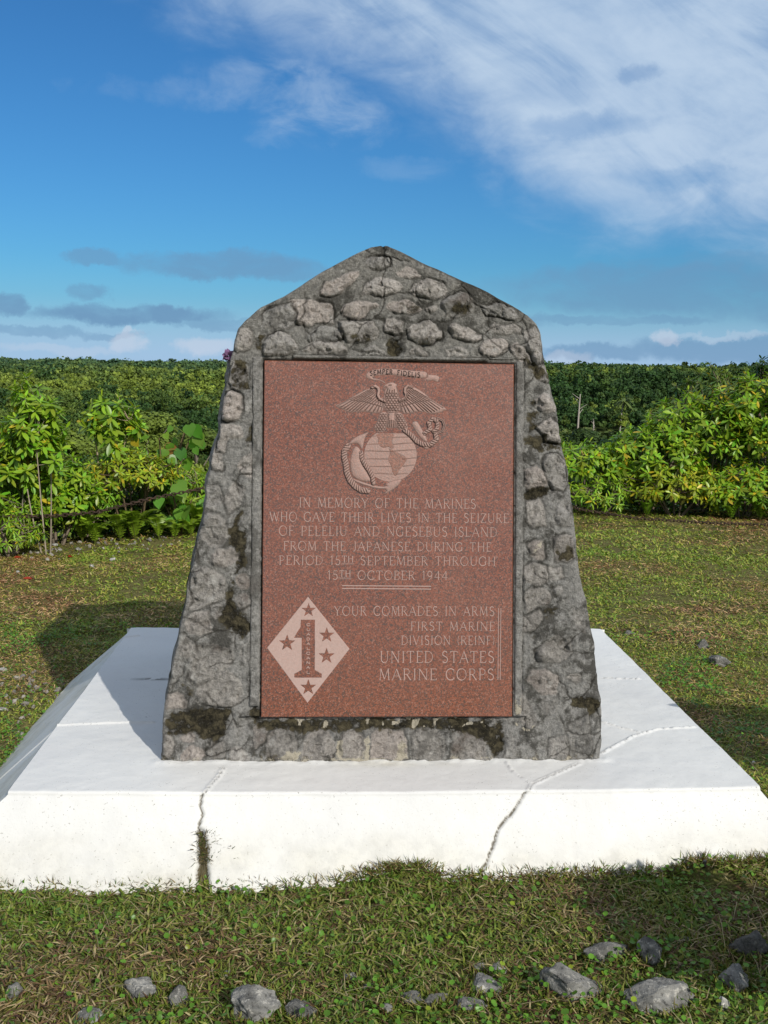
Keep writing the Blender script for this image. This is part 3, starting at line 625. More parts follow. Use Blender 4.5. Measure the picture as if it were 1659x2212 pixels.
def ground_z(X, Y):
    X, Y = np.asarray(X, float), np.asarray(Y, float)
    d = np.hypot(X, Y)
    a = np.arctan2(X, Y)
    lawn = (0.045 * sm(X, -1.2, 1.4) - .018) * sm(Y, 6, 3) + 0.05 * fbm(X * 1.1, Y * 1.1, 3, 3) * sm(d, 1.5, 4) + 0.022 * fbm(X * 4.5, Y * 4.5, 5, 3)
    lawn = lawn + 0.055 * sm(Y, 4.3, 3.0) * sm(Y, -3, 0)
    u, v = to_uv(X, Y)
    # turf creeping up the front of the slab
    lip = np.exp(-((v + 0.335) / 0.07) ** 2) * sm(u, -1.5, -1.2) * sm(u, 1.6, 1.35)
    lawn = lawn + lip * np.clip(0.002 + 0.075 * fbm(u * 3.1, u * 0 + 0.7, 21, 3), 0, 0.06)
    e = Y - lawn_edge(X)
    e = np.maximum(e + 0.25 * fbm(X * .8, Y * .8, 9, 2), 0)
    drop = -0.42 * e * sm(e, 0, 1.6) - 0.0 * e
    z = lawn + np.where(Y > -60, drop, 0)
    floor_ = -22 + 7.0 * fbm(X / 80, Y / 80, 31, 3) * sm(d, 60, 160) - 5.0 * sm(d, 130, 70)
    hill_r = 11.0 * sm(d, 350, 640) * sm(a, -0.02, 0.12) * sm(a, 0.62, 0.40)
    hill_f = 6 * sm(d, 1300, 2500)
    far = floor_ + np.maximum(hill_r, hill_f) + 4 * fbm(X / 260, Y / 260, 33, 3) * sm(d, 300, 900) - 60 * sm(d, 3200, 6000)
    return np.where(z > far, z, far + (z - far) * 0)


def build_ground():
    nr, na = 560, 900
    r = np.concatenate([[0.02], np.geomspace(0.6, 9000, nr - 1)])
    a = np.linspace(0, 2 * np.pi, na, endpoint=False)
    # finer towards the view
    a = a - 0.86 * np.sin(a)
    Rr, Aa = np.meshgrid(r, a, indexing='ij')
    X, Y = Rr * np.sin(Aa), Rr * np.cos(Aa)
    Z = ground_z(X, Y)
    e = Y - lawn_edge(X)
    lawn = sm(e, 0.35, -0.05)
    az_ = np.arctan2(X, Y)
    bare = np.exp(-((az_ - 0.235) / 0.07) ** 2) * sm(Rr, 215, 240) * sm(Rr, 345, 320)
    C = np.stack([lawn, bare, np.zeros_like(lawn)], -1).reshape(-1, 3)
    V = np.stack([X, Y, Z], -1).reshape(-1, 3)
    m, g, p, o = new_mat('lawn_soil_and_slope')
    co = g.coord('Object')
    ms = g.sep(g.attr('mask'))
    n0 = g.noise(co, .9, 4, .6)
    n1 = g.noise(co, 9.0, 5, .65)
    n2 = g.noise(co, 75.0, 5, .7)
    turf = g.mix(g.lin(n1, .32, .66), (.112, .092, .042), (.128, .140, .040))
    turf = g.mix(g.step(n0, .45, .68, 0., .7), turf, (.185, .160, .060))
    turf = g.mix(g.step(n2, .52, .66, 0., .75), turf, (.30, .245, .125))
    turf = g.mix(g.step(n2, .46, .36, 0., .75), turf, (.035, .034, .013))
    wild = g.mix(n1, (.012, .018, .006), (.035, .05, .012))
    c = g.mix(ms[0], wild, turf)
    brown = g.mix(n0, (.050, .028, .018), (.085, .050, .028))
    c = g.mix(ms[1], c, brown)
    g.put(p.inputs['Base Color'], c)
    p.inputs['Roughness'].default_value = 1.0
    p.inputs['Specular IOR Level'].default_value = 0.05
    g.l.new(g.bump(g.add(n2, g.mul(n1, .5)), .8, .02), p.inputs['Normal'])
    me = mesh_np('ground', V, grid_faces(nr, na, True)[:, ::-1], m, True, mask=C)
    ob = link('ground', me)
    ob['kind'] = 'structure'
    return ob


build_ground()

# ------------------------------------------------------------------ white slab
root_rot = YAW


def build_slab():
    root = thing('monument_base', 'low white-painted concrete slab, cracked, under the stone monument', 'plinth', tuple(ORG), YAW)
    uL, uR, vF, vB = -1.107, 1.132, -0.221, 1.666
    # profile runs along the top from the back to the front, over a worn edge and down the face
    R_ = 0.010
    FK, LK, RK_ = 0.60, 1.15, 0.88      # how far the front, left and right sides run out per metre of height
    prof = []
    for v in np.linspace(vB, vF + R_, 330):
        prof.append((v, 0.0, 0.0, 1.0))
    for t in np.linspace(0, np.pi / 2, 7)[1:]:
        prof.append((vF + R_ - R_ * math.sin(t), -R_ + R_ * math.cos(t), -math.sin(t), math.cos(t)))
    for w in np.linspace(-R_, -0.36, 84)[1:]:
        prof.append((vF + (w + R_) * FK, w, -0.86, 0.51))
    prof = np.array(prof)
    nu = 480
    us = np.linspace(uL, uR, nu)
    U = np.broadcast_to(us[None, :], (len(prof), nu)).copy()
    Vv = np.broadcast_to(prof[:, 0:1], U.shape).copy()
    W = np.broadcast_to(prof[:, 1:2], U.shape).copy()
    tU = ((us - uL) / (uR - uL))[None, :]
    U = U + np.clip(-W - R_, 0, None) * (RK_ * tU - LK * (1 - tU))
    nv, nw = prof[:, 2:3], prof[:, 3:4]
    # the front bows a little and the right end flares
    bow = -0.022 * np.clip(1 - (U / 1.12) ** 2, 0, 1)
    t_f = sm(Vv, 0.25, vF)
    Vv = Vv + bow * t_f
    arc = np.concatenate([[0], np.cumsum(np.hypot(np.diff(prof[:, 0]), np.diff(prof[:, 1])))])
    S = np.broadcast_to(arc[:, None], U.shape)
    H = 0.0035 * fbm(U * 3, S * 3, 41, 3) + 0.0016 * fbm(U * 22, S * 22, 42, 3)
    crack = np.full(U.shape, 1e3)
    lipd = np.full(U.shape, 1e3)
    stain = np.zeros(U.shape)
    mossm = np.zeros(U.shape)
    top = np.broadcast_to(nw > 0.7, U.shape)
    wob = 0.005 * fbm(U * 60, S * 60, 43, 3)
    for k, l in enumerate(CT):
        q = np.array(l) / 1000.0
        d = seg_dist(U, Vv + wob, q)
        d = np.where(top, d, 1e3)
        if k < 2:
            lipd = np.minimum(lipd, d)
            crack = np.minimum(crack, d + 0.0018)
        elif k < 6:
            lipd = np.minimum(lipd, d * 1.4)
            crack = np.minimum(crack, d + 0.0030)
        else:
            lipd = np.minimum(lipd, d * 1.2)
        if k in (5,):
            crack = np.minimum(crack, d + 0.002)
    for k, l in enumerate(CF):
        q = np.array(l) / 1000.0
        q[:, 0] *= 1 + .11 * q[:, 1]
        q[:, 1] *= .74
        d = seg_dist(U + 0.004 * fbm(U * 50, W * 70, 44, 3), W, q)
        d = np.where(~top, d, 1e3)
        crack = np.minimum(crack, d * np.where(k == 0, 1.15, 1.05))
    # broken hole low on the left crack with moss in it
    sdh = poly_sd(U + wob, W, np.array([(-.550, -.088), (-.534, -.092), (-.524, -.112), (-.519, -.15), (-.508, -.24), (-.548, -.24), (-.547, -.15)]))
    hole = np.where(top, 0, sm(sdh, -0.004, 0.006))
    mossm = np.maximum(mossm, hole * 0.75)
    # damp tidemark above the turf
    tide = np.where(top, 0, sm(W, -0.06, -0.185)) * (0.42 + 0.75 * fbm(U * 5, W * 9, 45, 4))
    stain = np.clip(np.maximum(stain, tide * 0.8), 0, 1)
    dk = np.where(top, np.exp(-(((U + .865) / .075) ** 2 + ((Vv - .866) / .014) ** 2)), 0) * (fbm(U * 30, Vv * 30, 47, 3) > -0.12)
    foot = np.where(top, np.exp(-(np.maximum(np.abs(U) - 0.71, 0) / .02) ** 2) * np.exp(-((Vv + .002) / .022) ** 2), 0)
    ochre = np.where(top, np.exp(-(((U - .02) / .16) ** 2 + ((Vv + .03) / .025) ** 2)), 0) * .9
    stain = np.clip(np.maximum(stain, ochre * (0.5 + fbm(U * 9, Vv * 9, 48, 3))), 0, 1)
    ck = sm(crack, 0.0042, 0.0022)
    H = H + 0.006 * np.exp(-(lipd / 0.007) ** 2) - 0.012 * ck - 0.022 * hole
    H = H + foot * 0.0045 * (0.6 + 1.2 * fbm(U * 40, Vv * 40, 49, 3))
    # worn, slightly chipped front arris
    ar = np.exp(-((S - arc[335]) / 0.012) ** 2)
    H = H - ar * np.clip(0.006 * fbm(U * 9, U * 0, 50, 4), 0, 1)
    Vv = Vv + nv * H
    W = W + nw * H
    mask = np.stack([np.clip(np.maximum(ck * np.where(top, .55, .95), dk), 0, 1), stain, mossm], -1)
    rows = len(prof)
    V = np.stack([U, Vv, W], -1).reshape(-1, 3)
    F = grid_faces(rows, nu)
    ms = mask.reshape(-1, 3)
    base = rows * nu
    # side skirts: left one is a worn chamfer, then straight down
    Vs, Fs, Ms = [V], [F], [ms]
    n = base
    nt = 331
    for side in (0, 1):
        edge = np.stack([U, Vv, W], -1)[:nt, 0 if side == 0 else -1]
        vv = edge[:, 1]
        fr = np.clip((vB - vv) / (vB - vF), 0, 1)
        sgn, mk = (-1, LK) if side == 0 else (1, RK_)
        cols, mcol = [], []
        for t in np.concatenate([[0], np.linspace(0.004, .07, 14), np.linspace(.085, .37, 20)]):
            c = edge.copy()
            amp = sm(np.array(t), 0, .02)
            rough = .007 * fbm(vv * 18, vv * 0 + t * 16, 54, 4) * amp + (.012 * np.clip(fbm(vv * 3.2, vv * 0 + 4, 51, 3) + .1, 0, 1) * sm(np.array(t), 0, .03) if side == 0 else 0)
            rough = rough * sm(fr, 1.0, .97)
            t_ = max(t - R_, 0) if t > 0 else 0
            c[:, 0] += sgn * (mk * t_ + rough * .6)
            c[:, 1] = vv - fr * FK * t_
            c[:, 2] += -t - rough * (.7 if side == 0 else .2)
            cols.append(c)
            mcol.append(np.clip(.30 * amp + .55 * amp * fbm(vv * 11, vv * 0 + t * 12, 55, 4) + .5 * sm(np.array(t), .12, .25), 0, 1))
        G = np.stack(cols, 1)
        k = G.shape[1]
        f = grid_faces(nt, k) + n
        if side == 0:
            f = f[:, ::-1]
        m3 = np.zeros((nt, k, 3))
        m3[..., 1] = np.stack(mcol, 1)
        Vs.append(G.reshape(-1, 3))
        Fs.append(f)
        Ms.append(m3.reshape(-1, 3))
        n += nt * k
    # back face
    bk = np.array([(uL - .02, vB, 0.0), (uR + .02, vB, 0.0), (uR + .02, vB + .03, -.4), (uL - .02, vB + .03, -.4)])
    bk[:2, 2] = -0.003
    Vs.append(bk)
    Fs.append(np.array([[n, n + 3, n + 2, n + 1]]))
    Ms.append(np.zeros((4, 3)))
    me = mesh_np('painted_slab', np.concatenate(Vs), np.concatenate(Fs)[:, ::-1], M_PAINT, True, mask=np.concatenate(Ms))
    link('painted_slab', me, root)
    # dry grass growing out of the broken crack
    mb = MB()
    T = np.array([(0, -.5, 0), (0, .5, 0), (.6, -.3, .12), (.6, .3, .12), (1, 0, 0.0)], float)
    T[:, 1] *= 0.10
    F4 = np.array([[0, 1, 3, 2]])
    F3 = np.array([[2, 3, 4]])
    r_ = np.random.default_rng(5)
    k = 150
    uu = np.where(r_.random(k) < .90, r_.normal(-.530, .012, k), r_.normal(-.470, .022, k))
    ww = -0.095 - r_.random(k) ** .8 * .075
    P = np.stack([uu, vF - .012 + ww * FK, ww], 1)
    Xd = np.stack([r_.normal(0, .7, k), -.4 - r_.random(k) * .4, r_.normal(.5, .6, k)], 1)
    Nn = r_.normal(0, 1, (k, 3))
    cc = np.where(r_.random((k, 1)) < .5, np.array([[.16, .11, .045]]), np.array([[.08, .10, .025]]))
    for FF in (F4, F3):
        v_, f_ = inst(T, FF, P, Xd, Nn, .012 + .022 * r_.random(k))
        mb.put(v_, f_, np.repeat(cc, len(T), 0))
    o = link('crack_weeds', mb.mesh('crack_weeds', M_GRASS), root)
    o['label'] = 'dry weeds growing from the broken crack in the slab front'
    return root


build_slab()

# ------------------------------------------------------------------ the monument
LEAN = rad(9.0)
sL, cL = math.sin(LEAN), math.cos(LEAN)
FN = np.array([0, -cL, sL])


def face_pt(u, s, h):
    u, s, h = np.broadcast_arrays(np.asarray(u, float), np.asarray(s, float), np.asarray(h, float))
    return np.stack([u, s * sL - h * cL, s * cL + h * sL], -1)


PL_U0, PL_U1, PL_S0, PL_S1 = -0.388, 0.412, 0.140, 1.271


def cells(X, Y, scale, seed, jit=0.9):
    """random cells: distance to the cell border and an id"""
    x, y = X / scale, Y / scale
    ix, iy = np.floor(x), np.floor(y)
    f1 = np.full(x.shape, 9.)
    f2 = np.full(x.shape, 9.)
    idd = np.zeros(x.shape)
    for dx in (-1, 0, 1):
        for dy in (-1, 0, 1):
            cx_, cy_ = ix + dx, iy + dy
            px = cx_ + .5 + (_hash(cx_, cy_, seed) - .5) * jit
            py = cy_ + .5 + (_hash(cx_, cy_, seed + 9) - .5) * jit
            d = np.hypot(x - px, y - py)
            h = _hash(cx_, cy_, seed + 21)
            new = d < f1
            f2 = np.where(new, f1, np.minimum(f2, d))
            idd = np.where(new, h, idd)
            f1 = np.where(new, d, f1)
    return (f2 - f1) * scale * .5, idd


def build_body(root):
    ol, orr = np.array(OL, float) / 1000, np.array(OR, float) / 1000
    s_top = 1.6465
    ns, nu = 560, 470
    s = np.linspace(-0.012, s_top, ns)
    jag = lambda q, sd: 0.006 * fbm(q * 16, q * 0 + sd, 60 + sd, 4) * sm(q, s_top, s_top - .05)
    ul = np.interp(s, ol[:, 1], ol[:, 0]) + jag(s, 1)
    ur = np.interp(s, orr[:, 1], orr[:, 0]) + jag(s, 2)
    ur = np.maximum(ur, ul + 0.012)
    t = np.linspace(0, 1, nu)
    U = ul[:, None] + (ur - ul)[:, None] * t[None]
    S = np.broadcast_to(s[:, None], U.shape).copy()
    ax = U + 0.011 * fbm(U * 24, S * 24, 61, 5, .6)
    ay = S + 0.011 * fbm(U * 24 + 50, S * 24, 62, 5, .6)
    H = 0.012 * fbm(U * 4, S * 4, 63, 3) + 0.0065 * fbm(U * 16, S * 16, 64, 4) + 0.0022 * fbm(U * 70, S * 70, 65, 3)
    stone = np.zeros(U.shape)
    tint = np.full(U.shape, .4)
    moss = np.zeros(U.shape)
    pale = np.zeros(U.shape)
    dark = np.zeros(U.shape)
    hue = np.full(U.shape, .5)
    # faint plastered-over rubble in the mortar
    cd, cid = cells(ax + .03 * fbm(U * 9, S * 9, 57, 3), ay * 1.15 + .03 * fbm(U * 9, S * 9 + 8, 58, 3), 0.115, 71)
    H += 0.006 * sm(cd, 0.0, 0.03) * (cid > .35)
    hair = np.exp(-(cd / 0.0022) ** 2) * sm(fbm(U * 8, S * 8, 59, 2), .0, .12)
    H -= 0.0045 * hair
    dark = np.maximum(dark, hair * .8)
    rs = np.random.default_rng(11)
    for hmm, tn, poly in STONES:
        p = chaikin(np.array(poly) / 1000.0, 1 if rs.random() < .45 else 0)
        p = p.mean(0) + (p - p.mean(0)) * 1.09
        lo, hi = p.min(0) - .03, p.max(0) + .03
        sel = (U > lo[0]) & (U < hi[0]) & (S > lo[1]) & (S < hi[1])
        if not sel.any():
            continue
        x, y = ax[sel], ay[sel]
        d = poly_sd(x, y, p)
        c0 = p.mean(0)
        k_s = float(sm(p[:, 1].mean(), .75, 1.1))
        A_ = hmm / 1000.0 * (.78 if hmm > 19 else .62) * (.26 + .52 * k_s)
        tn = tn * (.72 + .28 * k_s)
        tilt = rs.normal(0, .13, 2)
        prof = A_ * (1 - np.exp(-np.clip(d, 0, None) / 0.0075)) * (d > 0)
        prof = prof + (d > 0) * sm(d, 0, .02) * ((x - c0[0]) * tilt[0] + (y - c0[1]) * tilt[1])
        prof = prof + (d > 0) * sm(d, 0, .012) * (0.015 * fbm(x * 24 + tn * 40, y * 24, 66, 5) - 0.006 * (vn(x * 75, y * 75, 67) > .27) )
        groove = np.exp(-((d + .001) / .0034) ** 2)
        br = fbm(x * 11, y * 11 + tn * 9, 68, 2)
        gk = np.clip(.30 + 2.2 * br, 0, 1)
        h = H[sel] * np.where(d > 0, .7, 1) + prof - (.004 + .004 * k_s) * groove * gk
        H[sel] = h
        dark[sel] = np.maximum(dark[sel], groove * gk * (.60 + .35 * k_s))
        m = sm(d, -.001, .004) * (1 if hmm > 13 else .8)
        stone[sel] = np.maximum(stone[sel] * (1 - m), m)
        hue[sel] = hue[sel] * (1 - m) + m * rs.random()
        tint[sel] = tint[sel] * (1 - m) + m * np.clip(tn + rs.normal(0, .05), 0, 1)
    for k, poly in MOSS:
        p = chaikin(np.array(poly) / 1000.0, 1)
        d = poly_sd(ax + .008 * fbm(U * 40, S * 40, 69, 3), ay, p)
        m = sm(d, -.016, .014)
        H = H - m * k * (.011 + .014 * fbm(U * 34, S * 34, 72, 4))
        moss = np.maximum(moss, m * (.30 + .40 * k))
    for k, poly in PALE:
        p = np.array(poly) / 1000.0
        d = poly_sd(ax, ay, p)
        pale = np.maximum(pale, sm(d, -.008, .006) * k * .75)
    # damp dark foot, lime specks along the bottom
    moss = np.maximum(moss, .38 * sm(S, .06, .0) * (fbm(U * 7, S * 7, 73, 3) > -.02))
    pale = np.maximum(pale, .36 * sm(S, .030, .004))
    # lichen specks under the plaque
    lic = sm(np.abs(S - .118), .03, .0) * sm(np.abs(U), .45, .3) * (vn(U * 60, S * 60, 74) > .18)
    pale = np.maximum(pale, lic * .85)
    # recess that carries the plaque and its mortar bed
    inp = (U > PL_U0 - .004) & (U < PL_U1 + .004) & (S > PL_S0 - .002) & (S < PL_S1 + .006)
    H = np.where(inp, -0.035, H)
    bed = (U > -.425) & (U < .448) & (S > .155) & (S < 1.29) & ~inp
    H = np.where(bed, np.minimum(H, -.004), H)
    low = (S < PL_S0) & (np.abs(U) < .46)
    H = np.where(low, H - .018 * sm(S, .05, .12), H)
    # notch where the two roof slopes of the cap meet
    ap = np.exp(-(((U + .012) / .006) ** 2)) * sm(S, 1.615, 1.643)
    H -= .016 * ap
    dark = np.maximum(dark, ap * .7)
    # rounded outer edge
    de = np.minimum(U - ul[:, None], ur[:, None] - U)
    H = H - .010 * np.exp(-de / .0050)
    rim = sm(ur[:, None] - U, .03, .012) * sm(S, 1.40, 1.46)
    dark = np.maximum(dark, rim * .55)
    P = face_pt(U, S, H)
    mask = np.stack([stone, tint, moss], -1)
    stain = np.stack([pale, dark, hue], -1)
    V = [P.reshape(-1, 3)]
    F = [grid_faces(ns, nu)]
    MK, SN = [mask.reshape(-1, 3)], [stain.reshape(-1, 3)]
    n = ns * nu
    # flanks and roof slopes run back to a vertical rear face with a level top (hipped cap)
    w_sh = 1.385 * cL
    nj = 70
    for side in (0, 1):
        e = P[:, 0 if side == 0 else -1]
        b = e.copy()
        b[:, 2] = np.minimum(e[:, 2], w_sh - .02 + .05 * sm(e[:, 2], w_sh, 1.63))
        b[:, 1] = 1.34 - 0.165 * b[:, 2]
        tj = np.linspace(0, 1, nj)[None, :, None]
        G = e[:, None] + (b - e)[:, None] * tj
        tt = np.linspace(0, 1, nj)[None]
        sgn = -1 if side == 0 else 1
        wl = e[:, 2][:, None]
        al = G[..., 1]
        cdd, cii = cells(al + .01 * fbm(al * 20, wl * 20, 76, 2), wl, .13, 77 + side)
        dsp = ((.010 if side else .004) * sm(cdd, 0, .03) * (cii > .25) + .005 * fbm(al * 15, wl * 15, 78, 4)) * sm(tt, 0, .06) * sm(tt, 1, .94)
        roof = sm(wl, w_sh - .02, w_sh + .06)
        # the left flank swells out behind the dressed front edge below the shoulder
        sw = .012 * sm(tt, .02, .08) * sm(tt, 1, .9) * sm(wl, 1.265, 1.25) if side == 0 else 0
        G[..., 0] += sgn * (dsp * (1 - roof * .6) + sw)
        G[..., 2] += dsp * roof * .5
        k = nj
        f = grid_faces(ns, k) + n
        if side == 1:
            pass
        else:
            f = f[:, ::-1]
        V.append(G.reshape(-1, 3))
        F.append(f)
        mk = np.stack([sm(cdd, .002, .008) * (cii > .25), cii, np.clip(.35 + .9 * fbm(al * 4, wl * 4, 79, 3), 0, 1) * .8], -1)
        MK.append(mk.reshape(-1, 3))
        SN.append(np.zeros((ns * k, 3)))
        n += ns * k
        if side == 0:
            bl = G[:, -1]
        else:
            brr = G[:, -1]
    tq = np.linspace(0, 1, 60)[None, :, None]
    G = bl[:, None] + (brr - bl)[:, None] * tq
    wl, al = G[..., 2], G[..., 0]
    cdd, cii = cells(al, wl, .14, 81)
    sel = (np.arange(ns) < int(ns * 1.36 / s_top))[:, None]
    G[..., 1] += (.02 * sm(cdd, 0, .03) * (cii > .3)) * sel
    V.append(G.reshape(-1, 3))
    F.append(grid_faces(ns, 60)[:, ::-1] + n)
    MK.append(np.stack([sm(cdd, .002, .008), cii, cii * .5], -1).reshape(-1, 3))
    SN.append(np.zeros((ns * 60, 3)))
    me = mesh_np('rubble_body', np.concatenate(V), np.concatenate(F), M_STONE, True, mask=np.concatenate(MK), stain=np.concatenate(SN))
    link('rubble_body', me, root)


def build_frame(root):
    Vs, Fs, Ms, Ss = [], [], [], []
    n = 0
    for (u0, u1, s0, s1, hh, seed) in ((-.427, -.392, .172, 1.285, .006, 1), (-.300, .330, 1.276, 1.292, .010, 2), (.330, .4165, 1.2815, 1.294, .004, 4), (.417, .447, .142, 1.283, .005, 3)):
        nu_, ns_ = max(10, int((u1 - u0) / .004)), max(7, int((s1 - s0) / .004))
        us, ss = np.linspace(u0, u1, nu_), np.linspace(s0, s1, ns_)
        U, S = np.meshgrid(us, ss)
        du = np.minimum(U - u0, u1 - U)
        dv = np.minimum(S - s0, s1 - S)
        de = np.minimum(du, dv)
        # outer border wanders
        wob = .006 * fbm(U * 22, S * 22, 90 + seed, 3)
        if seed == 1:
            U = np.where(U < u0 + .012, U + wob, U)
        if seed == 3:
            U = np.where(U > u1 - .012, U + wob, U)
        if seed == 2:
            S = np.where(S > s1 - .006, S + wob * .6, S)
        H = hh + .004 * fbm(U * 20, S * 20, 94 + seed, 4) - .022 * np.exp(-de / .0022) * 1.0
        P = face_pt(U, S, H).reshape(-1, 3)
        Vs.append(P)
        Fs.append(grid_faces(ns_, nu_) + n)
        n += len(P)
        mz = np.zeros((len(P), 3))
        mz[:, 0] = .55 if seed in (1, 3) else .2
        mz[:, 1] = .25
        mz[:, 2] = np.clip(.25 * fbm(U * 9, S * 9, 97, 3).ravel(), 0, 1)
        Ms.append(mz)
        sz = np.zeros((len(P), 3))
        sz[:, 0] = np.clip(.55 * sm(S, .30, .18).ravel(), 0, 1) * (seed in (1, 3)) * (fbm(U * 12, S * 12, 99, 2).ravel() > .05)
        Ss.append(sz)
    me = mesh_np('mortar_frame', np.concatenate(Vs), np.concatenate(Fs), M_STONE, True, mask=np.concatenate(Ms), stain=np.concatenate(Ss))
    link('mortar_frame', me, root)


HP = 0.0015       # level of the plaque's polished front above the face plane


def build_plaque(root):
    bm = bmesh_box = None
    e = .0025
    us = [PL_U0, PL_U0 + e, PL_U1 - e, PL_U1]
    ss = [PL_S0, PL_S0 + e, PL_S1 - e, PL_S1]
    V, F = [], []
    # bevelled slab
    def ring(u0, u1, s0, s1, h):
        return [tuple(face_pt(u, s_, h)) for u, s_ in ((u0, s0), (u1, s0), (u1, s1), (u0, s1))]
    V += ring(PL_U0, PL_U1, PL_S0, PL_S1, HP - .040)
    V += ring(PL_U0, PL_U1, PL_S0, PL_S1, HP - e)
    V += ring(PL_U0 + e, PL_U1 - e, PL_S0 + e, PL_S1 - e, HP)
    for a in (0, 4):
        for i in range(4):
            j = (i + 1) % 4
            F.append((a + i, a + j, a + 4 + j, a + 4 + i))
    F.append((8, 9, 10, 11))
    F.append((3, 2, 1, 0))
    me = mesh_np('granite_plaque', np.array(V), np.array(F), M_GRAN, False)
    return link('granite_plaque', me, root)


# ---- lettering: own roman capitals as strokes (unit cap height)
def arc(cx, cy, rx, ry, a0, a1, n=14):
    return [(cx + rx * math.cos(rad(a0 + (a1 - a0) * i / n)), cy + ry * math.sin(rad(a0 + (a1 - a0) * i / n))) for i in range(n + 1)]


G_ = {}


def gl(ch, w, strokes, serifs=()):
    G_[ch] = (w, strokes, serifs)


def bowl(x0, xr, y0, y1, n=12):
    c = (y0 + y1) / 2
    r = (y1 - y0) / 2
    return [(x0, y1), (xr - r * .9, y1)] + arc(xr - r * .9, c, r * .9, r, 90, -90, n)[1:] + [(x0, y0)]


gl('A', .80, [(0, [(.04, 0), (.41, 1)]), (1, [(.40, 1), (.76, 0)]), (0, [(.17, .36), (.63, .36)])], ((.04, 0), (.76, 0)))
gl('B', .64, [(1, [(.12, 0), (.12, 1)]), (0, bowl(.12, .54, .53, 1)), (0, bowl(.12, .60, 0, .53))], ((.10, 0), (.10, 1)))
gl('C', .78, [(1, arc(.44, .5, .40, .51, 48, 312, 22)), (0, [(.71, .72), (.72, .96)]), (0, [(.71, .28), (.72, .06)])])
gl('D', .80, [(1, [(.12, 0), (.12, 1)]), (0, bowl(.12, .74, 0, 1, 16))], ((.10, 0), (.10, 1)))
gl('E', .60, [(1, [(.12, 0), (.12, 1)]), (0, [(.12, 1), (.54, 1), (.55, .86)]), (0, [(.12, .53), (.44, .53)]), (0, [(.12, 0), (.56, 0), (.58, .15)])], ((.10, 0), (.10, 1)))
gl('F', .56, [(1, [(.12, 0), (.12, 1)]), (0, [(.12, 1), (.53, 1), (.54, .86)]), (0, [(.12, .53), (.44, .53)])], ((.12, 0), (.10, 1)))
gl('G', .84, [(1, arc(.44, .5, .40, .51, 48, 318, 22)), (0, [(.71, .72), (.72, .96)]), (1, [(.74, .08), (.74, .44)])], ((.74, .44),))
gl('H', .82, [(1, [(.12, 0), (.12, 1)]), (1, [(.70, 0), (.70, 1)]), (0, [(.12, .53), (.70, .53)])], ((.12, 0), (.12, 1), (.70, 0), (.70, 1)))
gl('I', .28, [(1, [(.14, 0), (.14, 1)])], ((.14, 0), (.14, 1)))
gl('J', .40, [(1, [(.28, 1), (.28, .12), (.22, -.04), (.08, -.06)])], ((.28, 1),))
gl('L', .58, [(1, [(.12, 0), (.12, 1)]), (0, [(.12, 0), (.53, 0), (.55, .16)])], ((.10, 0), (.12, 1)))
gl('M', .96, [(0, [(.10, 0), (.16, 1)]), (1, [(.16, 1), (.48, .06)]), (0, [(.48, .06), (.80, 1)]), (1, [(.80, 1), (.86, 0)])], ((.10, 0), (.86, 0), (.14, 1), (.82, 1)))
gl('N', .86, [(0, [(.12, 0), (.12, 1)]), (1, [(.12, 1), (.74, 0)]), (0, [(.74, 0), (.74, 1)])], ((.12, 0), (.10, 1), (.74, 1)))
gl('O', .90, [(1, arc(.45, .5, .40, .52, 100, 280, 18)), (0, arc(.45, .5, .40, .52, -80, 100, 18))])
gl('P', .60, [(1, [(.12, 0), (.12, 1)]), (0, bowl(.12, .56, .46, 1))], ((.12, 0), (.10, 1)))
gl('Q', .90, G_['O'][1])
gl('R', .72, [(1, [(.12, 0), (.12, 1)]), (0, bowl(.12, .55, .50, 1)), (1, [(.32, .50), (.66, 0)])], ((.12, 0), (.10, 1), (.66, 0)))
gl('S', .60, [(1, arc(.30, .75, .21, .26, 30, 200, 10) + arc(.30, .26, .23, .27, 78, -150, 14)[0:])], ())
gl('T', .72, [(1, [(.36, 0), (.36, 1)]), (0, [(.05, .84), (.06, 1), (.66, 1), (.67, .84)])], ((.36, 0),))
gl('U', .80, [(1, [(.12, 1), (.12, .34)] + arc(.40, .32, .28, .33, 180, 270, 8)), (0, arc(.40, .32, .28, .33, 270, 360, 8) + [(.68, 1)])], ((.12, 1), (.68, 1)))
gl('V', .78, [(1, [(.05, 1), (.40, 0)]), (0, [(.40, 0), (.73, 1)])], ((.05, 1), (.73, 1)))
gl('W', 1.08, [(1, [(.05, 1), (.31, 0)]), (0, [(.31, 0), (.55, 1)]), (1, [(.52, .92), (.79, 0)]), (0, [(.79, 0), (1.03, 1)])], ((.05, 1), (1.03, 1)))
gl('Y', .74, [(1, [(.05, 1), (.37, .48), (.37, 0)]), (0, [(.37, .48), (.69, 1)])], ((.05, 1), (.69, 1), (.37, 0)))
gl('Z', .66, [(0, [(.08, .84), (.09, 1), (.58, 1)]), (1, [(.58, 1), (.06, 0)]), (0, [(.06, 0), (.60, 0), (.61, .16)])])
gl('1', .38, [(1, [(.20, 0), (.20, 1), (.08, .86)])])
gl('4', .66, [(1, [(.46, 0), (.46, 1)]), (0, [(.46, 1), (.05, .30), (.62, .30)])])
gl('5', .58, [(0, [(.50, 1), (.16, 1), (.13, .56)]), (1, [(.13, .56)] + arc(.27, .30, .24, .31, 100, -140, 14))])
gl('9', .62, [(1, arc(.30, .68, .23, .31, 20, 380, 20)), (0, [(.53, .68), (.48, .30), (.22, -.02)])])
gl('(', .30, [(0, arc(.42, .5, .30, .66, 125, 235, 10))])
gl(')', .30, [(0, arc(-.12, .5, .30, .66, 55, -55, 10))])
gl(' ', .46, [])


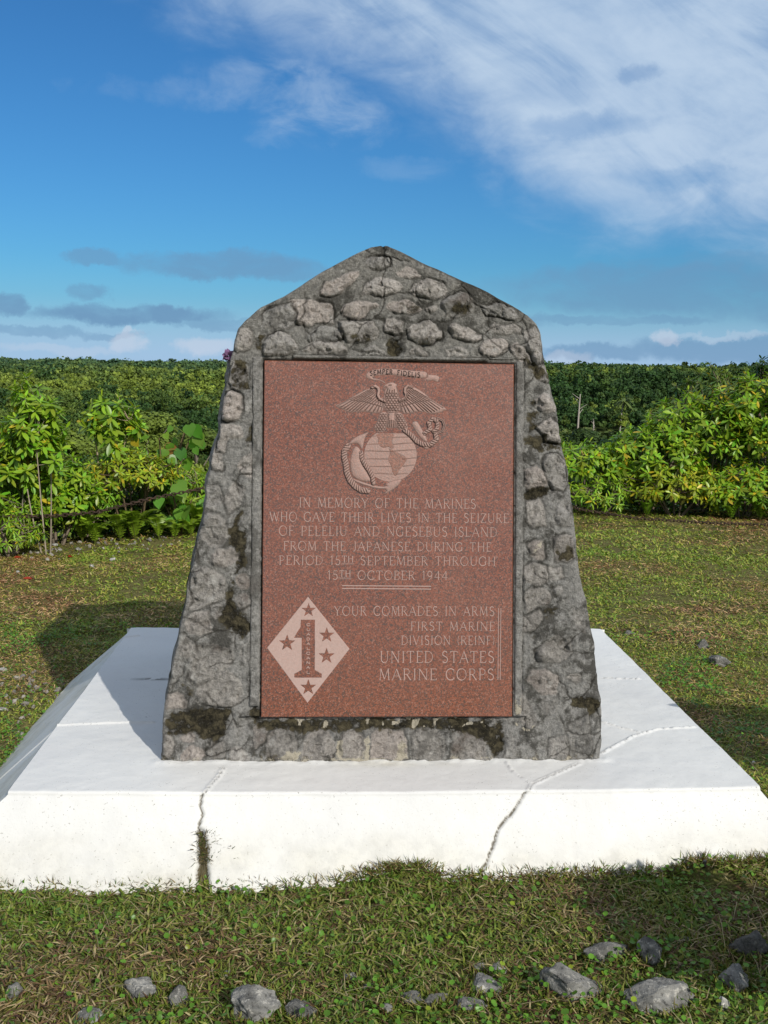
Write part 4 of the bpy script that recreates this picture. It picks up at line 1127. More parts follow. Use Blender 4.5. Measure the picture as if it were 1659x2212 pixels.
def ridge(mb, path, w, h0, h1, conv):
    """a cut line: ribbon with a crest, laid on the plaque face"""
    P = np.asarray(path, float)
    keep = [0] + [i for i in range(1, len(P)) if np.hypot(*(P[i] - P[i - 1])) > 1e-5]
    P = P[keep]
    if len(P) < 2:
        return
    d = np.diff(P, axis=0)
    d /= np.linalg.norm(d, axis=1)[:, None]
    T = np.vstack([d[:1], (d[:-1] + d[1:]), d[-1:]])
    T /= np.linalg.norm(T, axis=1)[:, None] + 1e-9
    N = np.stack([-T[:, 1], T[:, 0]], 1)
    k = np.ones(len(P))
    if len(P) > 2:
        cs = np.abs((N[1:-1] * np.stack([-d[1:, 1], d[1:, 0]], 1)).sum(1))
        k[1:-1] = 1 / np.clip(cs, .45, 1)
    off = N * (w * .5 * k)[:, None]
    rows = [conv(P + off, h0), conv(P + off * .35, h1), conv(P - off * .35, h1), conv(P - off, h0)]
    V = np.stack(rows, 1).reshape(-1, 3)
    mb.put(V, grid_faces(len(P), 4))
    # end caps
    n = len(P)
    mb.put(np.stack([r_[0] for r_ in rows]), np.array([[0, 1, 2, 3]]))
    mb.put(np.stack([r_[-1] for r_ in rows]), np.array([[3, 2, 1, 0]]))


def face_conv(P, h):
    return face_pt(P[:, 0], P[:, 1], HP + h)


def text_width(t, sp=.16):
    return sum(G_[c][0] + sp for c in t) - sp


def put_text(mb, text, x0, x1, base, cap, conv=face_conv, wt=(.0021, .0031), h1=.0010, sup=(), serif=True, sp=.16):
    tw = 0
    for i, c in enumerate(text):
        tw += (G_[c][0] + sp) * (.72 if i in sup else 1)
    tw -= sp
    kx = (x1 - x0) / tw
    x = x0
    r_ = random.Random(text)
    for i, c in enumerate(text):
        w, strokes, serifs = G_[c]
        k, yb = (.72, .30) if i in sup else (1.0, 0.0)
        for th, pts_ in strokes:
            q = [(x + px * kx * k, base + (yb + py * k) * cap) for px, py in pts_]
            ridge(mb, q, wt[th], -.0008, h1 * r_.uniform(.8, 1.1), conv)
        if serif:
            for px, py in serifs:
                cx_, cy_ = x + px * kx * k, base + (yb + py * k) * cap
                ridge(mb, [(cx_ - .085 * cap * k, cy_), (cx_ + .085 * cap * k, cy_)], wt[0] * .8, -.0008, h1 * .8, conv)
        x += (w + sp) * kx * k
    return


def flat_poly(mb, poly, h0, h1):
    """thin prism with the outline poly (counter-clockwise)"""
    P = np.asarray(poly, float)
    n = len(P)
    a = face_conv(P, h0)
    b = face_conv(P, h1)
    mb.put(np.concatenate([a, b]), np.array([(i, (i + 1) % n, n + (i + 1) % n, n + i) for i in range(n)]))


def build_inscriptions(pl):
    def done(name, mb, label=None):
        me = mb.mesh(name, M_FROST, False)
        me.color_attributes.new('mask', 'FLOAT_COLOR', 'POINT')
        a = me.color_attributes['mask']
        a.data.foreach_set('color', np.tile([0., 0., 0., 1.], len(me.vertices)))
        o = link(name, me, pl)
        if label:
            o['label'] = label
        return o
    lines = [t for t in TX if t[0] not in ('rule', 'vrule', 'semper')]
    for t, ((x0, b0), (x1, b1), (_, c0)) in lines:
        mb = MB()
        big = t in ('UNITED STATES', 'MARINE CORPS')
        sup = ()
        if '15TH' in t:
            k = t.index('15TH')
            sup = (k + 2, k + 3)
        cap = (c0 - b0) / 1000.0
        put_text(mb, t, x0 / 1000, x1 / 1000, (b0 + b1) / 2000, cap, sup=sup, wt=(.0028, .0043) if big else (.0024, .0037))
        if sup:
            # double rule below the raised TH
            tw = sum((G_[c][0] + .16) * (.72 if i in sup else 1) for i, c in enumerate(t)) - .16
            kx = (x1 - x0) / 1000 / tw
            xa = x0 / 1000 + sum((G_[c][0] + .16) for c in t[:sup[0]]) * kx
            xb = xa + sum((G_[c][0] + .16) * .72 for c in t[sup[0]:sup[1] + 1]) * kx - .03 * cap
            for f_ in (.14, .04):
                ridge(mb, [(xa, b0 / 1000 + f_ * cap), (xb, b0 / 1000 + f_ * cap)], .0016, -.0008, .0009, face_conv)
        done('inscription_line', mb, 'engraved line reading %s' % t)
    mb = MB()
    for y in (.5565, .5475):
        ridge(mb, [(-.135, y), (.149, y - .001)], .0045, -.0008, .001, face_conv)
    done('rule_line', mb, 'horizontal double rule under the date')
    mb = MB()
    for x in (.366, .3735):
        ridge(mb, [(x, .487), (x - .0008, .258)], .0034, -.0008, .001, face_conv)
    done('rule_line', mb, 'upright double rule beside the unit name')


def grid_relief(name, pl, sdf, height, mask=None, step=.0008, box=None, mat=None):
    u0, s0, u1, s1 = box
    us, ss = np.arange(u0, u1, step), np.arange(s0, s1, step)
    U, S = np.meshgrid(us, ss)
    sd = sdf(U, S)
    h = height(U, S, sd)
    h = np.where(sd > 0, np.maximum(h, .0004), -.0012)
    mk = mask(U, S, sd) if mask else np.zeros(U.shape + (3,))
    F = grid_faces(*U.shape)
    inside = (sd > -step * .8).ravel()
    F = F[inside[F].all(1)]
    used = np.unique(F)
    remap = np.full(U.size, -1)
    remap[used] = np.arange(len(used))
    P = face_pt(U, S, HP + h).reshape(-1, 3)[used]
    me = mesh_np(name, P, remap[F], mat or M_CARVE, True, mask=mk.reshape(-1, 3)[used])
    return link(name, me, pl)


def bbox(*polys, pad=.004):
    a = np.concatenate([np.asarray(p, float).reshape(-1, 2) for p in polys]) / 1000
    lo, hi = a.min(0) - pad, a.max(0) + pad
    return lo[0], lo[1], hi[0], hi[1]


def gr(U, S, lines, w=.0016):
    """groove strength of a set of cut lines"""
    d = np.full(U.shape, 1.0)
    for l in lines:
        q = np.asarray(l, float) / 1000
        lo, hi = q.min(0) - .006, q.max(0) + .006
        sel = (U > lo[0]) & (U < hi[0]) & (S > lo[1]) & (S < hi[1])
        if sel.any():
            d[sel] = np.minimum(d[sel], seg_dist(U[sel], S[sel], q))
    return np.exp(-(d / w) ** 2)


def build_emblem(pl):
    E = EM

    def carve(name, polys, A, r, grooves, label, sub=None, bands=(), gdepth=.0032, extra=None, dirt_shade=.9):
        ps = [chaikin(np.array(p) / 1000.0, 1) for p in polys]
        bd = [(np.array(l) / 1000.0, w) for l, w in bands]

        def sdf(U, S):
            sd = np.full(U.shape, -1.0)
            for p in ps:
                sd = np.maximum(sd, poly_sd(U, S, p))
            for q, w in bd:
                sd = np.maximum(sd, w - seg_dist(U, S, q))
            return sd

        def parts(U, S, sd):
            g_ = gr(U, S, grooves) if grooves else np.zeros(U.shape)
            if extra is not None:
                g_ = np.maximum(g_, extra(U, S))
            # border line cut round each piece
            for p in ps:
                if len(ps) > 1 or bd:
                    g_ = np.maximum(g_, .8 * np.exp(-((seg_dist(U, S, p, True) - .0004) / .0013) ** 2))
            for q, w in bd:
                g_ = np.maximum(g_, .8 * np.exp(-((seg_dist(U, S, q) - w) / .0013) ** 2))
            return g_

        def height(U, S, sd):
            g_ = parts(U, S, sd)
            b = A * (1 - np.exp(-np.clip(sd, 0, None) / r))
            for q, w in bd:
                dd = seg_dist(U, S, q)
                b = np.maximum(b, np.where(dd < w, A * .8 + .003 * np.sqrt(np.clip(1 - (dd / w) ** 2, 0, 1)), 0))
            return b + .0008 * fbm(U * 260, S * 260, 120, 2) - gdepth * g_

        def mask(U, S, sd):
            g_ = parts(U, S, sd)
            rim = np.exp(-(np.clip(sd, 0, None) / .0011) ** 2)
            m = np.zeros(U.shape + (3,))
            m[..., 1] = np.clip(np.maximum(g_ * dirt_shade, rim * .8), 0, 1)  # cuts and rims coloured dark, for dirt and for painted shade
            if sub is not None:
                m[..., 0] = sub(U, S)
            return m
        lst = [p for p in polys] + [l for l, w in bands]
        pad = .004 + max([w for _, w in bands], default=0)
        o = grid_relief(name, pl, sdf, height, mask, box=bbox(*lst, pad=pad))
        o['label'] = label
        return o

    # globe with smooth continents
    c = np.array(E['globec'][0]) / 1000
    R = abs(E['globec'][1][0] - E['globec'][0][0]) / 1000
    circ = [(1000 * (c[0] + R * math.cos(a)), 1000 * (c[1] + R * math.sin(a))) for a in np.linspace(0, 2 * math.pi, 61)[:-1]]
    circ = [(x, min(y, 1000 * (c[1] + R * .84))) for x, y in circ]
    na, sa_ = chaikin(np.array(E['namer']) / 1000, 1), chaikin(np.array(E['samer']) / 1000, 1)

    def conts(U, S):
        wob = .002 * fbm(U * 160, S * 160, 121, 3)
        return np.maximum(sm(poly_sd(U + wob, S + wob, na), -.0006, .0008), sm(poly_sd(U + wob, S - wob, sa_), -.0006, .0008))

    def edge_c(U, S):
        return .5 * np.maximum(np.exp(-(poly_sd(U, S, na) / .001) ** 2), np.exp(-(poly_sd(U, S, sa_) / .001) ** 2))
    carve('globe_relief', [circ], .0030, .03, E['lat'], 'carved globe with smooth continents', sub=conts, extra=edge_c, gdepth=.0016, dirt_shade=.6)
    # anchor
    rope_w = .0098
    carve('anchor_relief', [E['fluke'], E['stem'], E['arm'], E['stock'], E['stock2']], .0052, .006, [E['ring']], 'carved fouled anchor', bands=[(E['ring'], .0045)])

    def twist(paths, pitch=.0085):
        def f(U, S):
            g_ = np.zeros(U.shape)
            for l, w in paths:
                q = np.array(l, float) / 1000
                seg = np.diff(q, axis=0)
                ln = np.hypot(seg[:, 0], seg[:, 1])
                cum = np.concatenate([[0], np.cumsum(ln)])
                best = np.full(U.shape, 1.0)
                al = np.zeros(U.shape)
                sd_ = np.zeros(U.shape)
                for i in range(len(seg)):
                    e = seg[i] / ln[i]
                    t = np.clip((U - q[i][0]) * e[0] + (S - q[i][1]) * e[1], 0, ln[i])
                    dx, dy = U - q[i][0] - t * e[0], S - q[i][1] - t * e[1]
                    d = np.hypot(dx, dy)
                    n_ = d < best
                    best = np.where(n_, d, best)
                    al = np.where(n_, cum[i] + t, al)
                    sd_ = np.where(n_, dx * -e[1] + dy * e[0], sd_)
                ph = (al + sd_ * .55) / pitch
                fr = np.abs(ph - np.round(ph)) * pitch
                g_ = np.maximum(g_, np.exp(-(fr / .0014) ** 2) * (best < w))
            return g_
        return f
    bands = [(E['rope1'], rope_w), (E['rope2'], .0075), (E['rope3'], .0082), (E['rope4'], .0070)]
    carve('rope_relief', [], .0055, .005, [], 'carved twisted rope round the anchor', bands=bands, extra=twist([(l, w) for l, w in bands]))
    # eagle
    allg = E['lfe'] + E['rfe'] + E['bscale'] + E['llscale'] + E['rlscale'] + E['hline'] + E['tline']
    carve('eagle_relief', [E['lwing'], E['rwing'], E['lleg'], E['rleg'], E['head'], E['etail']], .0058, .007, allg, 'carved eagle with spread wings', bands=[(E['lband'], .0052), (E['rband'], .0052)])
    # ribbon with its motto
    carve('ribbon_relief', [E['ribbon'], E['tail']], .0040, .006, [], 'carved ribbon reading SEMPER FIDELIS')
    mb = MB()
    curve = np.array([t for t in TX if t[0] == 'semper'][0][1]) / 1000

    def rib_conv(P, h):
        x = P[:, 0]
        y = np.interp(x, curve[:, 0], curve[:, 1]) + P[:, 1]
        return face_pt(x, y, HP + .0040 + h)
    put_text(mb, 'SEMPER', -.052, .021, 0, .0140, rib_conv, wt=(.0026, .0030), h1=.0006, serif=False, sp=.22)
    put_text(mb, 'FIDELIS', .036, .109, 0, .0140, rib_conv, wt=(.0026, .0030), h1=.0006, serif=False, sp=.22)
    m2, g2, p2, o2 = new_mat('dark_cut_letter')
    p2.inputs['Base Color'].default_value = (.05, .032, .028, 1)
    p2.inputs['Roughness'].default_value = .8
    o = link('motto_lettering', mb.mesh('motto_lettering', m2, False), pl)
    # division diamond: frosted field, polished numeral and stars, light vertical word
    dia = np.array(E['dia']) / 1000
    one = np.array(E['one']) / 1000
    stars = []
    for (cx_, cy_), (tx_, ty_) in E['stars']:
        r = abs(ty_ - cy_) / 1000
        stars.append(np.array([(cx_ / 1000 + (r if k % 2 == 0 else r * .40) * math.sin(k * math.pi / 5), cy_ / 1000 + (r if k % 2 == 0 else r * .40) * math.cos(k * math.pi / 5)) for k in range(10)]))

    def sdf(U, S):
        sd = poly_sd(U, S, dia)
        sd = np.minimum(sd, -poly_sd(U, S, one))
        for s_ in stars:
            sd = np.minimum(sd, -poly_sd(U, S, s_))
        return sd
    hh = lambda U, S, sd: .0009 + 0 * U + .0003 * fbm(U * 300, S * 300, 123, 2)
    o = grid_relief('diamond_badge', pl, sdf, hh, None, box=bbox(E['dia']), mat=M_FROST)
    o['label'] = 'frosted diamond badge cut into the plaque'

    def prism(name, poly, label=None):
        n = len(poly)
        a, b = face_conv(np.asarray(poly), -.001), face_conv(np.asarray(poly), .0005)
        me = bpy.data.meshes.new(name)
        me.from_pydata([tuple(v) for v in np.concatenate([a, b])], [], [tuple(range(n, 2 * n))] + [(i, (i + 1) % n, n + (i + 1) % n, n + i) for i in range(n)])
        me.materials.append(M_GRAN)
        o = link(name, me, pl)
        if label:
            o['label'] = label
    prism('numeral', one[::-1], 'polished numeral 1 in the diamond')
    for s_ in stars:
        prism('star', s_[::-1])
    mb = MB()
    (gx, gy0), (_, gy1) = E['gua']
    word = 'GUADALCANAL'
    pitch = (gy0 - gy1) / 1000 / (len(word) - 1)
    for i, ch in enumerate(word):
        w = G_[ch][0]
        put_text(mb, ch, gx / 1000 - .0060, gx / 1000 + .0060, gy0 / 1000 - i * pitch - .0038, .0076, lambda P, h: face_pt(P[:, 0], P[:, 1], HP + .0006 + h), wt=(.0026, .0030), h1=.0010, serif=False)
    me = mb.mesh('badge_lettering', M_FROST, False)
    me.color_attributes.new('mask', 'FLOAT_COLOR', 'POINT')
    me.color_attributes['mask'].data.foreach_set('color', np.tile([0., 0., 0., 1.], len(me.vertices)))
    o = link('badge_lettering', me, pl)
    o['label'] = 'vertical word GUADALCANAL on the numeral'


monument = thing('stone_monument', 'grey rubble-stone war memorial with pointed top and red granite plaque', 'monument', tuple(ORG), YAW)
build_body(monument)
build_frame(monument)
plaque = build_plaque(monument)
plaque['label'] = 'polished red granite memorial plaque with engraved text and emblems'
build_inscriptions(plaque)
build_emblem(plaque)

# ------------------------------------------------------------------ lawn: grass, clippings, clover
def in_slab(X, Y, pad=0.0):
    u, v = to_uv(X, Y)
    hf = np.where(v < .1, .17, np.where(v < .9, .21, .25))
    return (u > -1.107 - 1.15 * hf - pad) & (u < 1.132 + .88 * hf + pad) & (v > -0.325 - pad) & (v < 1.70 + pad)


def scatter(n, y0, y1, rg, p=1.0):
    Y = (y0 ** 2 + rg.random(n) * (y1 ** 2 - y0 ** 2)) ** .5
    X = (rg.random(n) * 2 - 1) * (0.50 * Y + 0.45)
    return X, Y


ROCKS = [
    ('large blocky grey rock with a seam across its top, biggest left of the centre', -.283, 2.262, .150, .125, .085, .4, 1, .92),
    ('flat pale grey rock left of the seamed block, lying with its point to the left', -.578, 2.340, .104, .080, .045, -.1, 2, .9),
    ('narrow upright grey rock close beside the seamed block, on its left', -.475, 2.312, .070, .080, .055, .2, 3, .85),
    ('rough little grey stone at the far left edge of the foreground', -.872, 2.300, .040, .055, .040, .1, 4, .9),
    ('low pinkish grey rock at the bottom edge, under the flat pale one', -.676, 2.225, .086, .060, .036, .0, 5, 1.05),
    ('dark cracked rock half hidden in grass, right of the seamed block', -.174, 2.236, .095, .070, .042, -.2, 6, .72),
    ('small brownish stone in the turf, left one of a close pair', -.065, 2.383, .040, .035, .022, .3, 7, .85),
    ('small brownish stone in the turf, right one of a close pair', -.019, 2.345, .042, .034, .020, .0, 8, .85),
    ('pale pebble-sized stone in grass behind the seamed block', -.380, 2.412, .034, .030, .020, .5, 9, 1.0),
    ('low rock with turf grown over it, touching the tilted oval one', .600, 2.474, .128, .085, .040, .1, 10, .72),
    ('tilted oval rock with a pale face, leaning beside the overgrown one', .690, 2.468, .080, .110, .072, .55, 11, 1.0),
    ('big round pitted grey rock, largest on the right side', .466, 2.308, .146, .125, .085, .1, 12, .85),
    ('wide jagged grey rock with white patches at the bottom right', .666, 2.292, .172, .115, .080, -.15, 13, 1.0),
    ('squat grey rock with one white cheek near the right edge', .868, 2.340, .088, .085, .062, .2, 14, .95),
    ('black shaded rock with tufts around it at the right edge', .950, 2.485, .115, .100, .070, .3, 15, .50),  # low tint puts the rock's shade into its colour
    ('flat pale flake behind the jagged little rock, left of centre right', .263, 2.436, .052, .036, .020, .0, 16, 1.05),
    ('round pale stone right of the thin flake', .304, 2.408, .044, .042, .030, .2, 17, 1.0),
    ('jagged little white-edged rock in front of the flake', .262, 2.335, .100, .070, .048, -.5, 18, 1.1),
    ('low dull grey rock in front of the white-edged one', .228, 2.262, .074, .056, .034, .2, 19, .8),
    ('smooth shiny-looking grey hump low in the turf near the bottom centre', .089, 2.298, .074, .056, .036, .0, 20, .85),
    ('mossy dark hump beside the smooth one', .140, 2.284, .064, .052, .034, .3, 21, .55),
    ('small grey stone at the bottom edge below the smooth hump', .027, 2.250, .040, .036, .028, .6, 22, .9),
    ('flat grey flake lying in grass between the oval rock and the black one', .801, 2.534, .058, .040, .020, .1, 23, .85),
]
ROCKS = [(r[0], r[1] * .970, r[2] * .970, r[3] * 1.02, r[4] * 1.0, r[5] * .90, *r[6:]) for r in ROCKS]


def build_grass():
    rg = np.random.default_rng(21)
    T = np.array([(0, -.5, 0), (0, .5, 0), (.55, -.42, .10), (.55, .42, .10), (1, -.04, .02), (1, .04, .02)], float)
    F = np.array([[0, 1, 3, 2], [2, 3, 5, 4]])
    greens = np.array([(.150, .220, .030), (.205, .245, .040), (.105, .185, .028), (.250, .260, .060)])
    dries = np.array([(.34, .265, .12), (.24, .165, .075), (.46, .38, .21), (.16, .098, .048), (.12, .062, .034)])
    mb = MB()
    for (n, y0, y1, L, wd, lift, sh_g) in ((118000, 1.55, 3.25, .024, .0056, .36, .74), (140000, 3.2, 5.6, .020, .0050, .24, .69), (106000, 5.6, 8.4, .026, .0080, .20, .69), (78000, 8.2, 11.8, .034, .0115, .20, .72)):
        X, Y = scatter(n, y0, y1, rg)
        pat = fbm(X * 2.3, Y * 2.3, 201, 4) + .5 * fbm(X * .6, Y * .6, 202, 2)
        pat = pat + .22 * sm(X, -.1, -.6) * sm(Y, 3.2, 2.6) - .35 * np.exp(-((X - .22) / .28) ** 2 - ((Y - 2.36) / .10) ** 2)
        ok = ~in_slab(X, Y) & (Y < lawn_edge(X) + .5)
        bare = fbm(X * 3.1 + 40, Y * 3.1, 203, 3) + (.10 if y0 < 2.5 else 0) * sm(Y, 2.5, 2.15)
        ok &= ~((bare > .30) & (rg.random(n) < .75))
        X, Y, pat = X[ok], Y[ok], pat[ok]
        n = len(X)
        Z = ground_z(X, Y)
        isg = rg.random(n) < np.clip(sh_g + pat * .8, .12, .92)
        c = np.where(isg[:, None], greens[rg.integers(0, len(greens), n)], dries[rg.integers(0, len(dries), n)])
        c = c * (np.array([[1.50, 1.30, 1.20]]) if y0 > 3 else .92)
        c = c * (0.75 + .5 * rg.random((n, 1))) * (1 + .5 * pat[:, None] * np.array([[-.2, .3, -.1]]))
        el_ = np.where(isg, rg.normal(lift, .30, n), rg.normal(.10, .12, n))
        el_ = np.clip(el_, -.02, 1.4)
        aa = rg.random(n) * 2 * np.pi
        Xd = np.stack([np.cos(aa) * np.cos(el_), np.sin(aa) * np.cos(el_), np.sin(el_)], 1)
        Nn = np.stack([rg.normal(0, .35, n), rg.normal(0, .35, n), np.ones(n)], 1)
        Ls = L * (.5 + .9 * rg.random(n)) * np.where(isg, 1, 1.25)
        Ws = wd * (.7 + .6 * rg.random(n)) * np.where(isg, 1, .62)
        P = np.stack([X, Y, Z + .002 + np.where(isg, 0, .012 * rg.random(n))], 1)
        V, FF = inst(T, F, P, Xd, Nn, np.stack([Ls, Ws, Ls], 1))
        mb.put(V, FF, np.repeat(c, len(T), 0))
    # grass closing over the feet of the rocks
    for r in ROCKS:
        n = int(260 * (r[3] + r[4]) / .2)
        a_ = rg.random(n) * 6.283
        q = .40 + .20 * rg.random(n)
        ex, ey = np.cos(a_) * r[3] * q, np.sin(a_) * r[4] * q
        cr_, sr_ = math.cos(r[6]), math.sin(r[6])
        X, Y = r[1] + ex * cr_ - ey * sr_, r[2] + ex * sr_ + ey * cr_
        el_ = rg.normal(.75, .35, n)
        aa = rg.random(n) * 6.283
        Xd = np.stack([np.cos(aa) * np.cos(el_), np.sin(aa) * np.cos(el_), np.sin(el_)], 1)
        c = np.where(rg.random((n, 1)) < .72, greens[rg.integers(0, 4, n)], dries[rg.integers(0, 5, n)]) * .85
        Ls = .016 + .022 * rg.random(n)
        V, FF = inst(T, F, np.stack([X, Y, ground_z(X, Y)], 1), Xd, rg.normal(0, 1, (n, 3)), np.stack([Ls, np.full(n, .0046), Ls], 1))
        mb.put(V, FF, np.repeat(c, len(T), 0))
    # shaggy turf hanging against the slab's front
    n = 5200
    u = rg.uniform(-1.3, 1.3, n)
    v = -0.318 - .03 * rg.random(n) ** 1.5 - .022 * np.clip(1 - (u / 1.12) ** 2, 0, 1)
    X = ORG[0] + u * EU[0] + v * EV[0]
    Y = ORG[1] + u * EU[1] + v * EV[1]
    Z = ground_z(X, Y) + rg.random(n) * .012
    el_ = rg.normal(.55, .45, n)
    aa = rg.random(n) * 2 * np.pi
    Xd = np.stack([np.cos(aa) * np.cos(el_), np.sin(aa) * np.cos(el_) * .5 - .2, np.sin(el_)], 1)
    c = np.where(rg.random((n, 1)) < .45, greens[rg.integers(0, 4, n)], dries[rg.integers(0, 5, n)] * .9)
    V, FF = inst(T, F, np.stack([X, Y, Z], 1), Xd, rg.normal(0, 1, (n, 3)), np.stack([.018 + .028 * rg.random(n), np.full(n, .0030), np.full(n, .03)], 1))
    mb.put(V, FF, np.repeat(c, len(T), 0))
    o = link('lawn_grass', mb.mesh('lawn_grass', M_GRASS, False))
    o['label'] = 'short mown grass with dry clippings round the slab'
    o['category'] = 'grass'
    o['kind'] = 'stuff'
    # long dry straws
    mb = MB()
    n = 2100
    X, Y = scatter(n, 1.88, 6.5, rg)
    ok = ~in_slab(X, Y)
    X, Y = X[ok], Y[ok]
    n = len(X)
    Z = ground_z(X, Y) + .012 + .012 * rg.random(n)
    aa = rg.random(n) * 2 * np.pi
    Xd = np.stack([np.cos(aa), np.sin(aa), rg.normal(.05, .09, n)], 1)
    Ls = .05 + .08 * rg.random(n)
    V, FF = inst(T, F, np.stack([X, Y, Z], 1), Xd, np.tile([[0, 0, 1.]], (n, 1)), np.stack([Ls, np.full(n, .0022), Ls], 1))
    mb.put(V, FF, np.repeat(np.array([(.38, .31, .18)]) * (.6 + .6 * rg.random((n, 1))), len(T), 0))
    o = link('straw', mb.mesh('straw', M_GRASS, False))
    o['label'] = 'dry straw clippings lying on the lawn'
    o['category'] = 'straw'
    o['kind'] = 'stuff'
    # clover and other broad little leaves
    LT = np.array([(0, 0, 0), (.35, -.42, .05), (.35, 0, -.04), (.35, .42, .05), (.75, -.40, .06), (.78, 0, -.03), (.75, .40, .06), (1, 0, 0)], float)
    LF = np.array([[1, 2, 5, 4], [2, 3, 6, 5]])
    LF3 = np.array([[0, 2, 1], [0, 3, 2], [4, 5, 7], [5, 6, 7]])
    mb = MB()
    n0 = 48000
    X, Y = scatter(n0, 1.88, 5.8, rg)
    cl = fbm(X * 2.7 + 9, Y * 2.7, 205, 3)
    left = sm(X, -.35, -.7) * sm(Y, 2.4, 2.15) * .35 + sm(X, .35, .8) * sm(Y, 2.35, 2.1) * .25 + .22 * sm(X, -1.25, -1.6) * sm(Y, 4.7, 3.6)
    ok = ((cl + left > .16) | (rg.random(n0) < .16)) & ~in_slab(X, Y, .01)
    X, Y = X[ok], Y[ok]
    n = len(X)
    P = np.stack([X, Y, ground_z(X, Y) + .010 + .022 * rg.random(n)], 1)
    aa = rg.random(n) * 2 * np.pi
    Xd = np.stack([np.cos(aa), np.sin(aa), rg.normal(.1, .3, n)], 1)
    Nn = np.stack([rg.normal(0, .4, n), rg.normal(0, .4, n) - .2, np.ones(n)], 1)
    S = .008 + .010 * rg.random(n)
    c = np.array([(.120, .27, .026)]) * (.6 + .8 * rg.random((n, 1))) + (rg.random((n, 1)) < .05) * np.array([[.16, .09, .0]])
    for f in (LF, LF3):
        V, FF = inst(LT, f, P, Xd, Nn, S)
        mb.put(V, FF, np.repeat(c, len(LT), 0))
    o = link('clover', mb.mesh('clover', M_LEAF, True))
    o['label'] = 'patches of small round clover leaves in the turf'
    o['category'] = 'clover'
    o['kind'] = 'stuff'


build_grass()


# ------------------------------------------------------------------ rocks in the foreground turf
def mat_rock():
    m, g, p, o = new_mat('weathered_limestone')
    co = g.coord('Object')
    oi = g.n.new('ShaderNodeObjectInfo')
    sh = g.n.new('ShaderNodeVectorMath')
    sh.operation = 'ADD'
    g.l.new(co, sh.inputs[0])
    g.l.new(oi.outputs['Location'], sh.inputs[1])
    v = sh.outputs[0]
    n1 = g.noise(v, 16., 6, .62)
    n2 = g.noise(v, 60., 6, .68)
    n3 = g.noise(v, 220., 3, .6)
    c = g.mix(g.lin(n1, .3, .7), (.07, .07, .068), (.30, .294, .28))
    c = g.mix(g.step(n2, .53, .66, 0., .8), c, (.50, .48, .44))
    c = g.mix(g.step(n2, .44, .33, 0., .8), c, (.03, .03, .028))
    c = g.mix(g.step(n3, .62, .70, 0., .6), c, (.04, .04, .035))
    c = g.mix(1.0, c, oi.outputs['Color'], 'MULTIPLY')
    z = g.sep(co)[2]
    g.put(p.inputs['Base Color'], c)
    p.inputs['Roughness'].default_value = .95
    p.inputs['Specular IOR Level'].default_value = .12
    g.l.new(g.bump(g.add(g.mul(n2, .6), g.mul(n3, .4)), .9, .008), p.inputs['Normal'])
    return m


M_ROCK = mat_rock()
_bmI = None


def ico(sub):
    import bmesh
    bm = bmesh.new()
    bmesh.ops.create_icosphere(bm, subdivisions=sub, radius=1.0)
    V = np.array([v.co[:] for v in bm.verts])
    F = np.array([[v.index for v in f.verts] for f in bm.faces])
    bm.free()
    return V, F


ICO4, ICO3 = ico(5), ico(3)


def rock(label, x, y, w, d, h, rz=0.0, seed=0, tint=1.0, rough=1.0, name='rock', group='rocks lying in the turf', sink=.43, cat='rock'):
    V0, F0 = ICO4 if w > .06 else ICO3
    rg = np.random.default_rng(900 + seed)
    V = V0.copy()
    # knock flat facets off the boulder
    for k in range(13):
        nrm = rg.normal(0, 1, 3)
        nrm /= np.linalg.norm(nrm)
        lim = rg.uniform(.46, .86)
        dd = V @ nrm - lim
        V = V - np.clip(dd, 0, None)[:, None] * nrm * .96
    rr = np.array([mnoise.fractal(Vector(v) * 1.6 + Vector((seed * 3.1, 0, 0)), .9, 2.1, 5) for v in V0])
    r2 = np.array([mnoise.noise(Vector(v) * 7.0 + Vector((0, seed * 2.3, 0))) for v in V0])
    r3 = np.array([mnoise.noise(Vector(v) * 15.0 + Vector((seed * 1.7, 0, 0))) for v in V0])
    V = V * (1 + rough * (.17 * rr + .045 * r2 - .035 * np.clip(r3 - .15, 0, 1) * 2))[:, None]
    h = h * 1.05
    V = V * np.array([w / 2, d / 2, h * .62])
    V[:, 2] += h * (.62 - sink + .04)
    z = float(ground_z(x, y))
    me = mesh_np(name, V, F0, M_ROCK, True)
    o = thing(name, label, cat, (x, y, z), rz, group, me)
    o.color = (tint, tint, tint * .98, 1)
    return o


for r_ in ROCKS:
    rock(*r_)
rock('cream coloured broken stone at the bottom right corner', .789, 2.183, .034, .030, .034, .3, 24, 2.3, group='rocks lying in the turf')
rock('rounded dark stone on the right lawn, just behind a longer one', 1.738, 5.46, .088, .075, .055, .2, 25, .62)
rock('long low mottled stone on the right lawn, just in front of a round one', 1.725, 5.15, .150, .120, .060, -.6, 26, .85)
rock('half buried grey stone near the back right corner of the slab', 1.422, 5.80, .075, .06, .026, .1, 27, .7)
rock('pale stone at the left picture edge on the lawn beside the slab', -1.845, 4.884, .045, .04, .028, .1, 28, 1.5)
rock('white chip beside the right edge of the slab', 1.392, 3.700, .024, .014, .012, .6, 29, 3.0, sink=.1)
rock('tiny dark pebble in the turf under the right end of the slab', .950, 2.845, .014, .012, .024, .1, 30, .7, sink=.0)
W_LBL = ['white coral chip on the lawn, beside the fallen red leaf nearest the left edge', 'larger white coral chip of two lying close together left of the monument', 'white coral chip right behind the larger chip on the left lawn',
         'white coral chip lying in the bare gravelly patch at the left edge', 'second coral chip in the bare patch, nearer the slab', 'foremost coral chip in the bare patch left of the slab',
         'coral chip on the worn lawn edge in front of the left ferns', 'coral chip among dry grass right of the leggy left sapling']
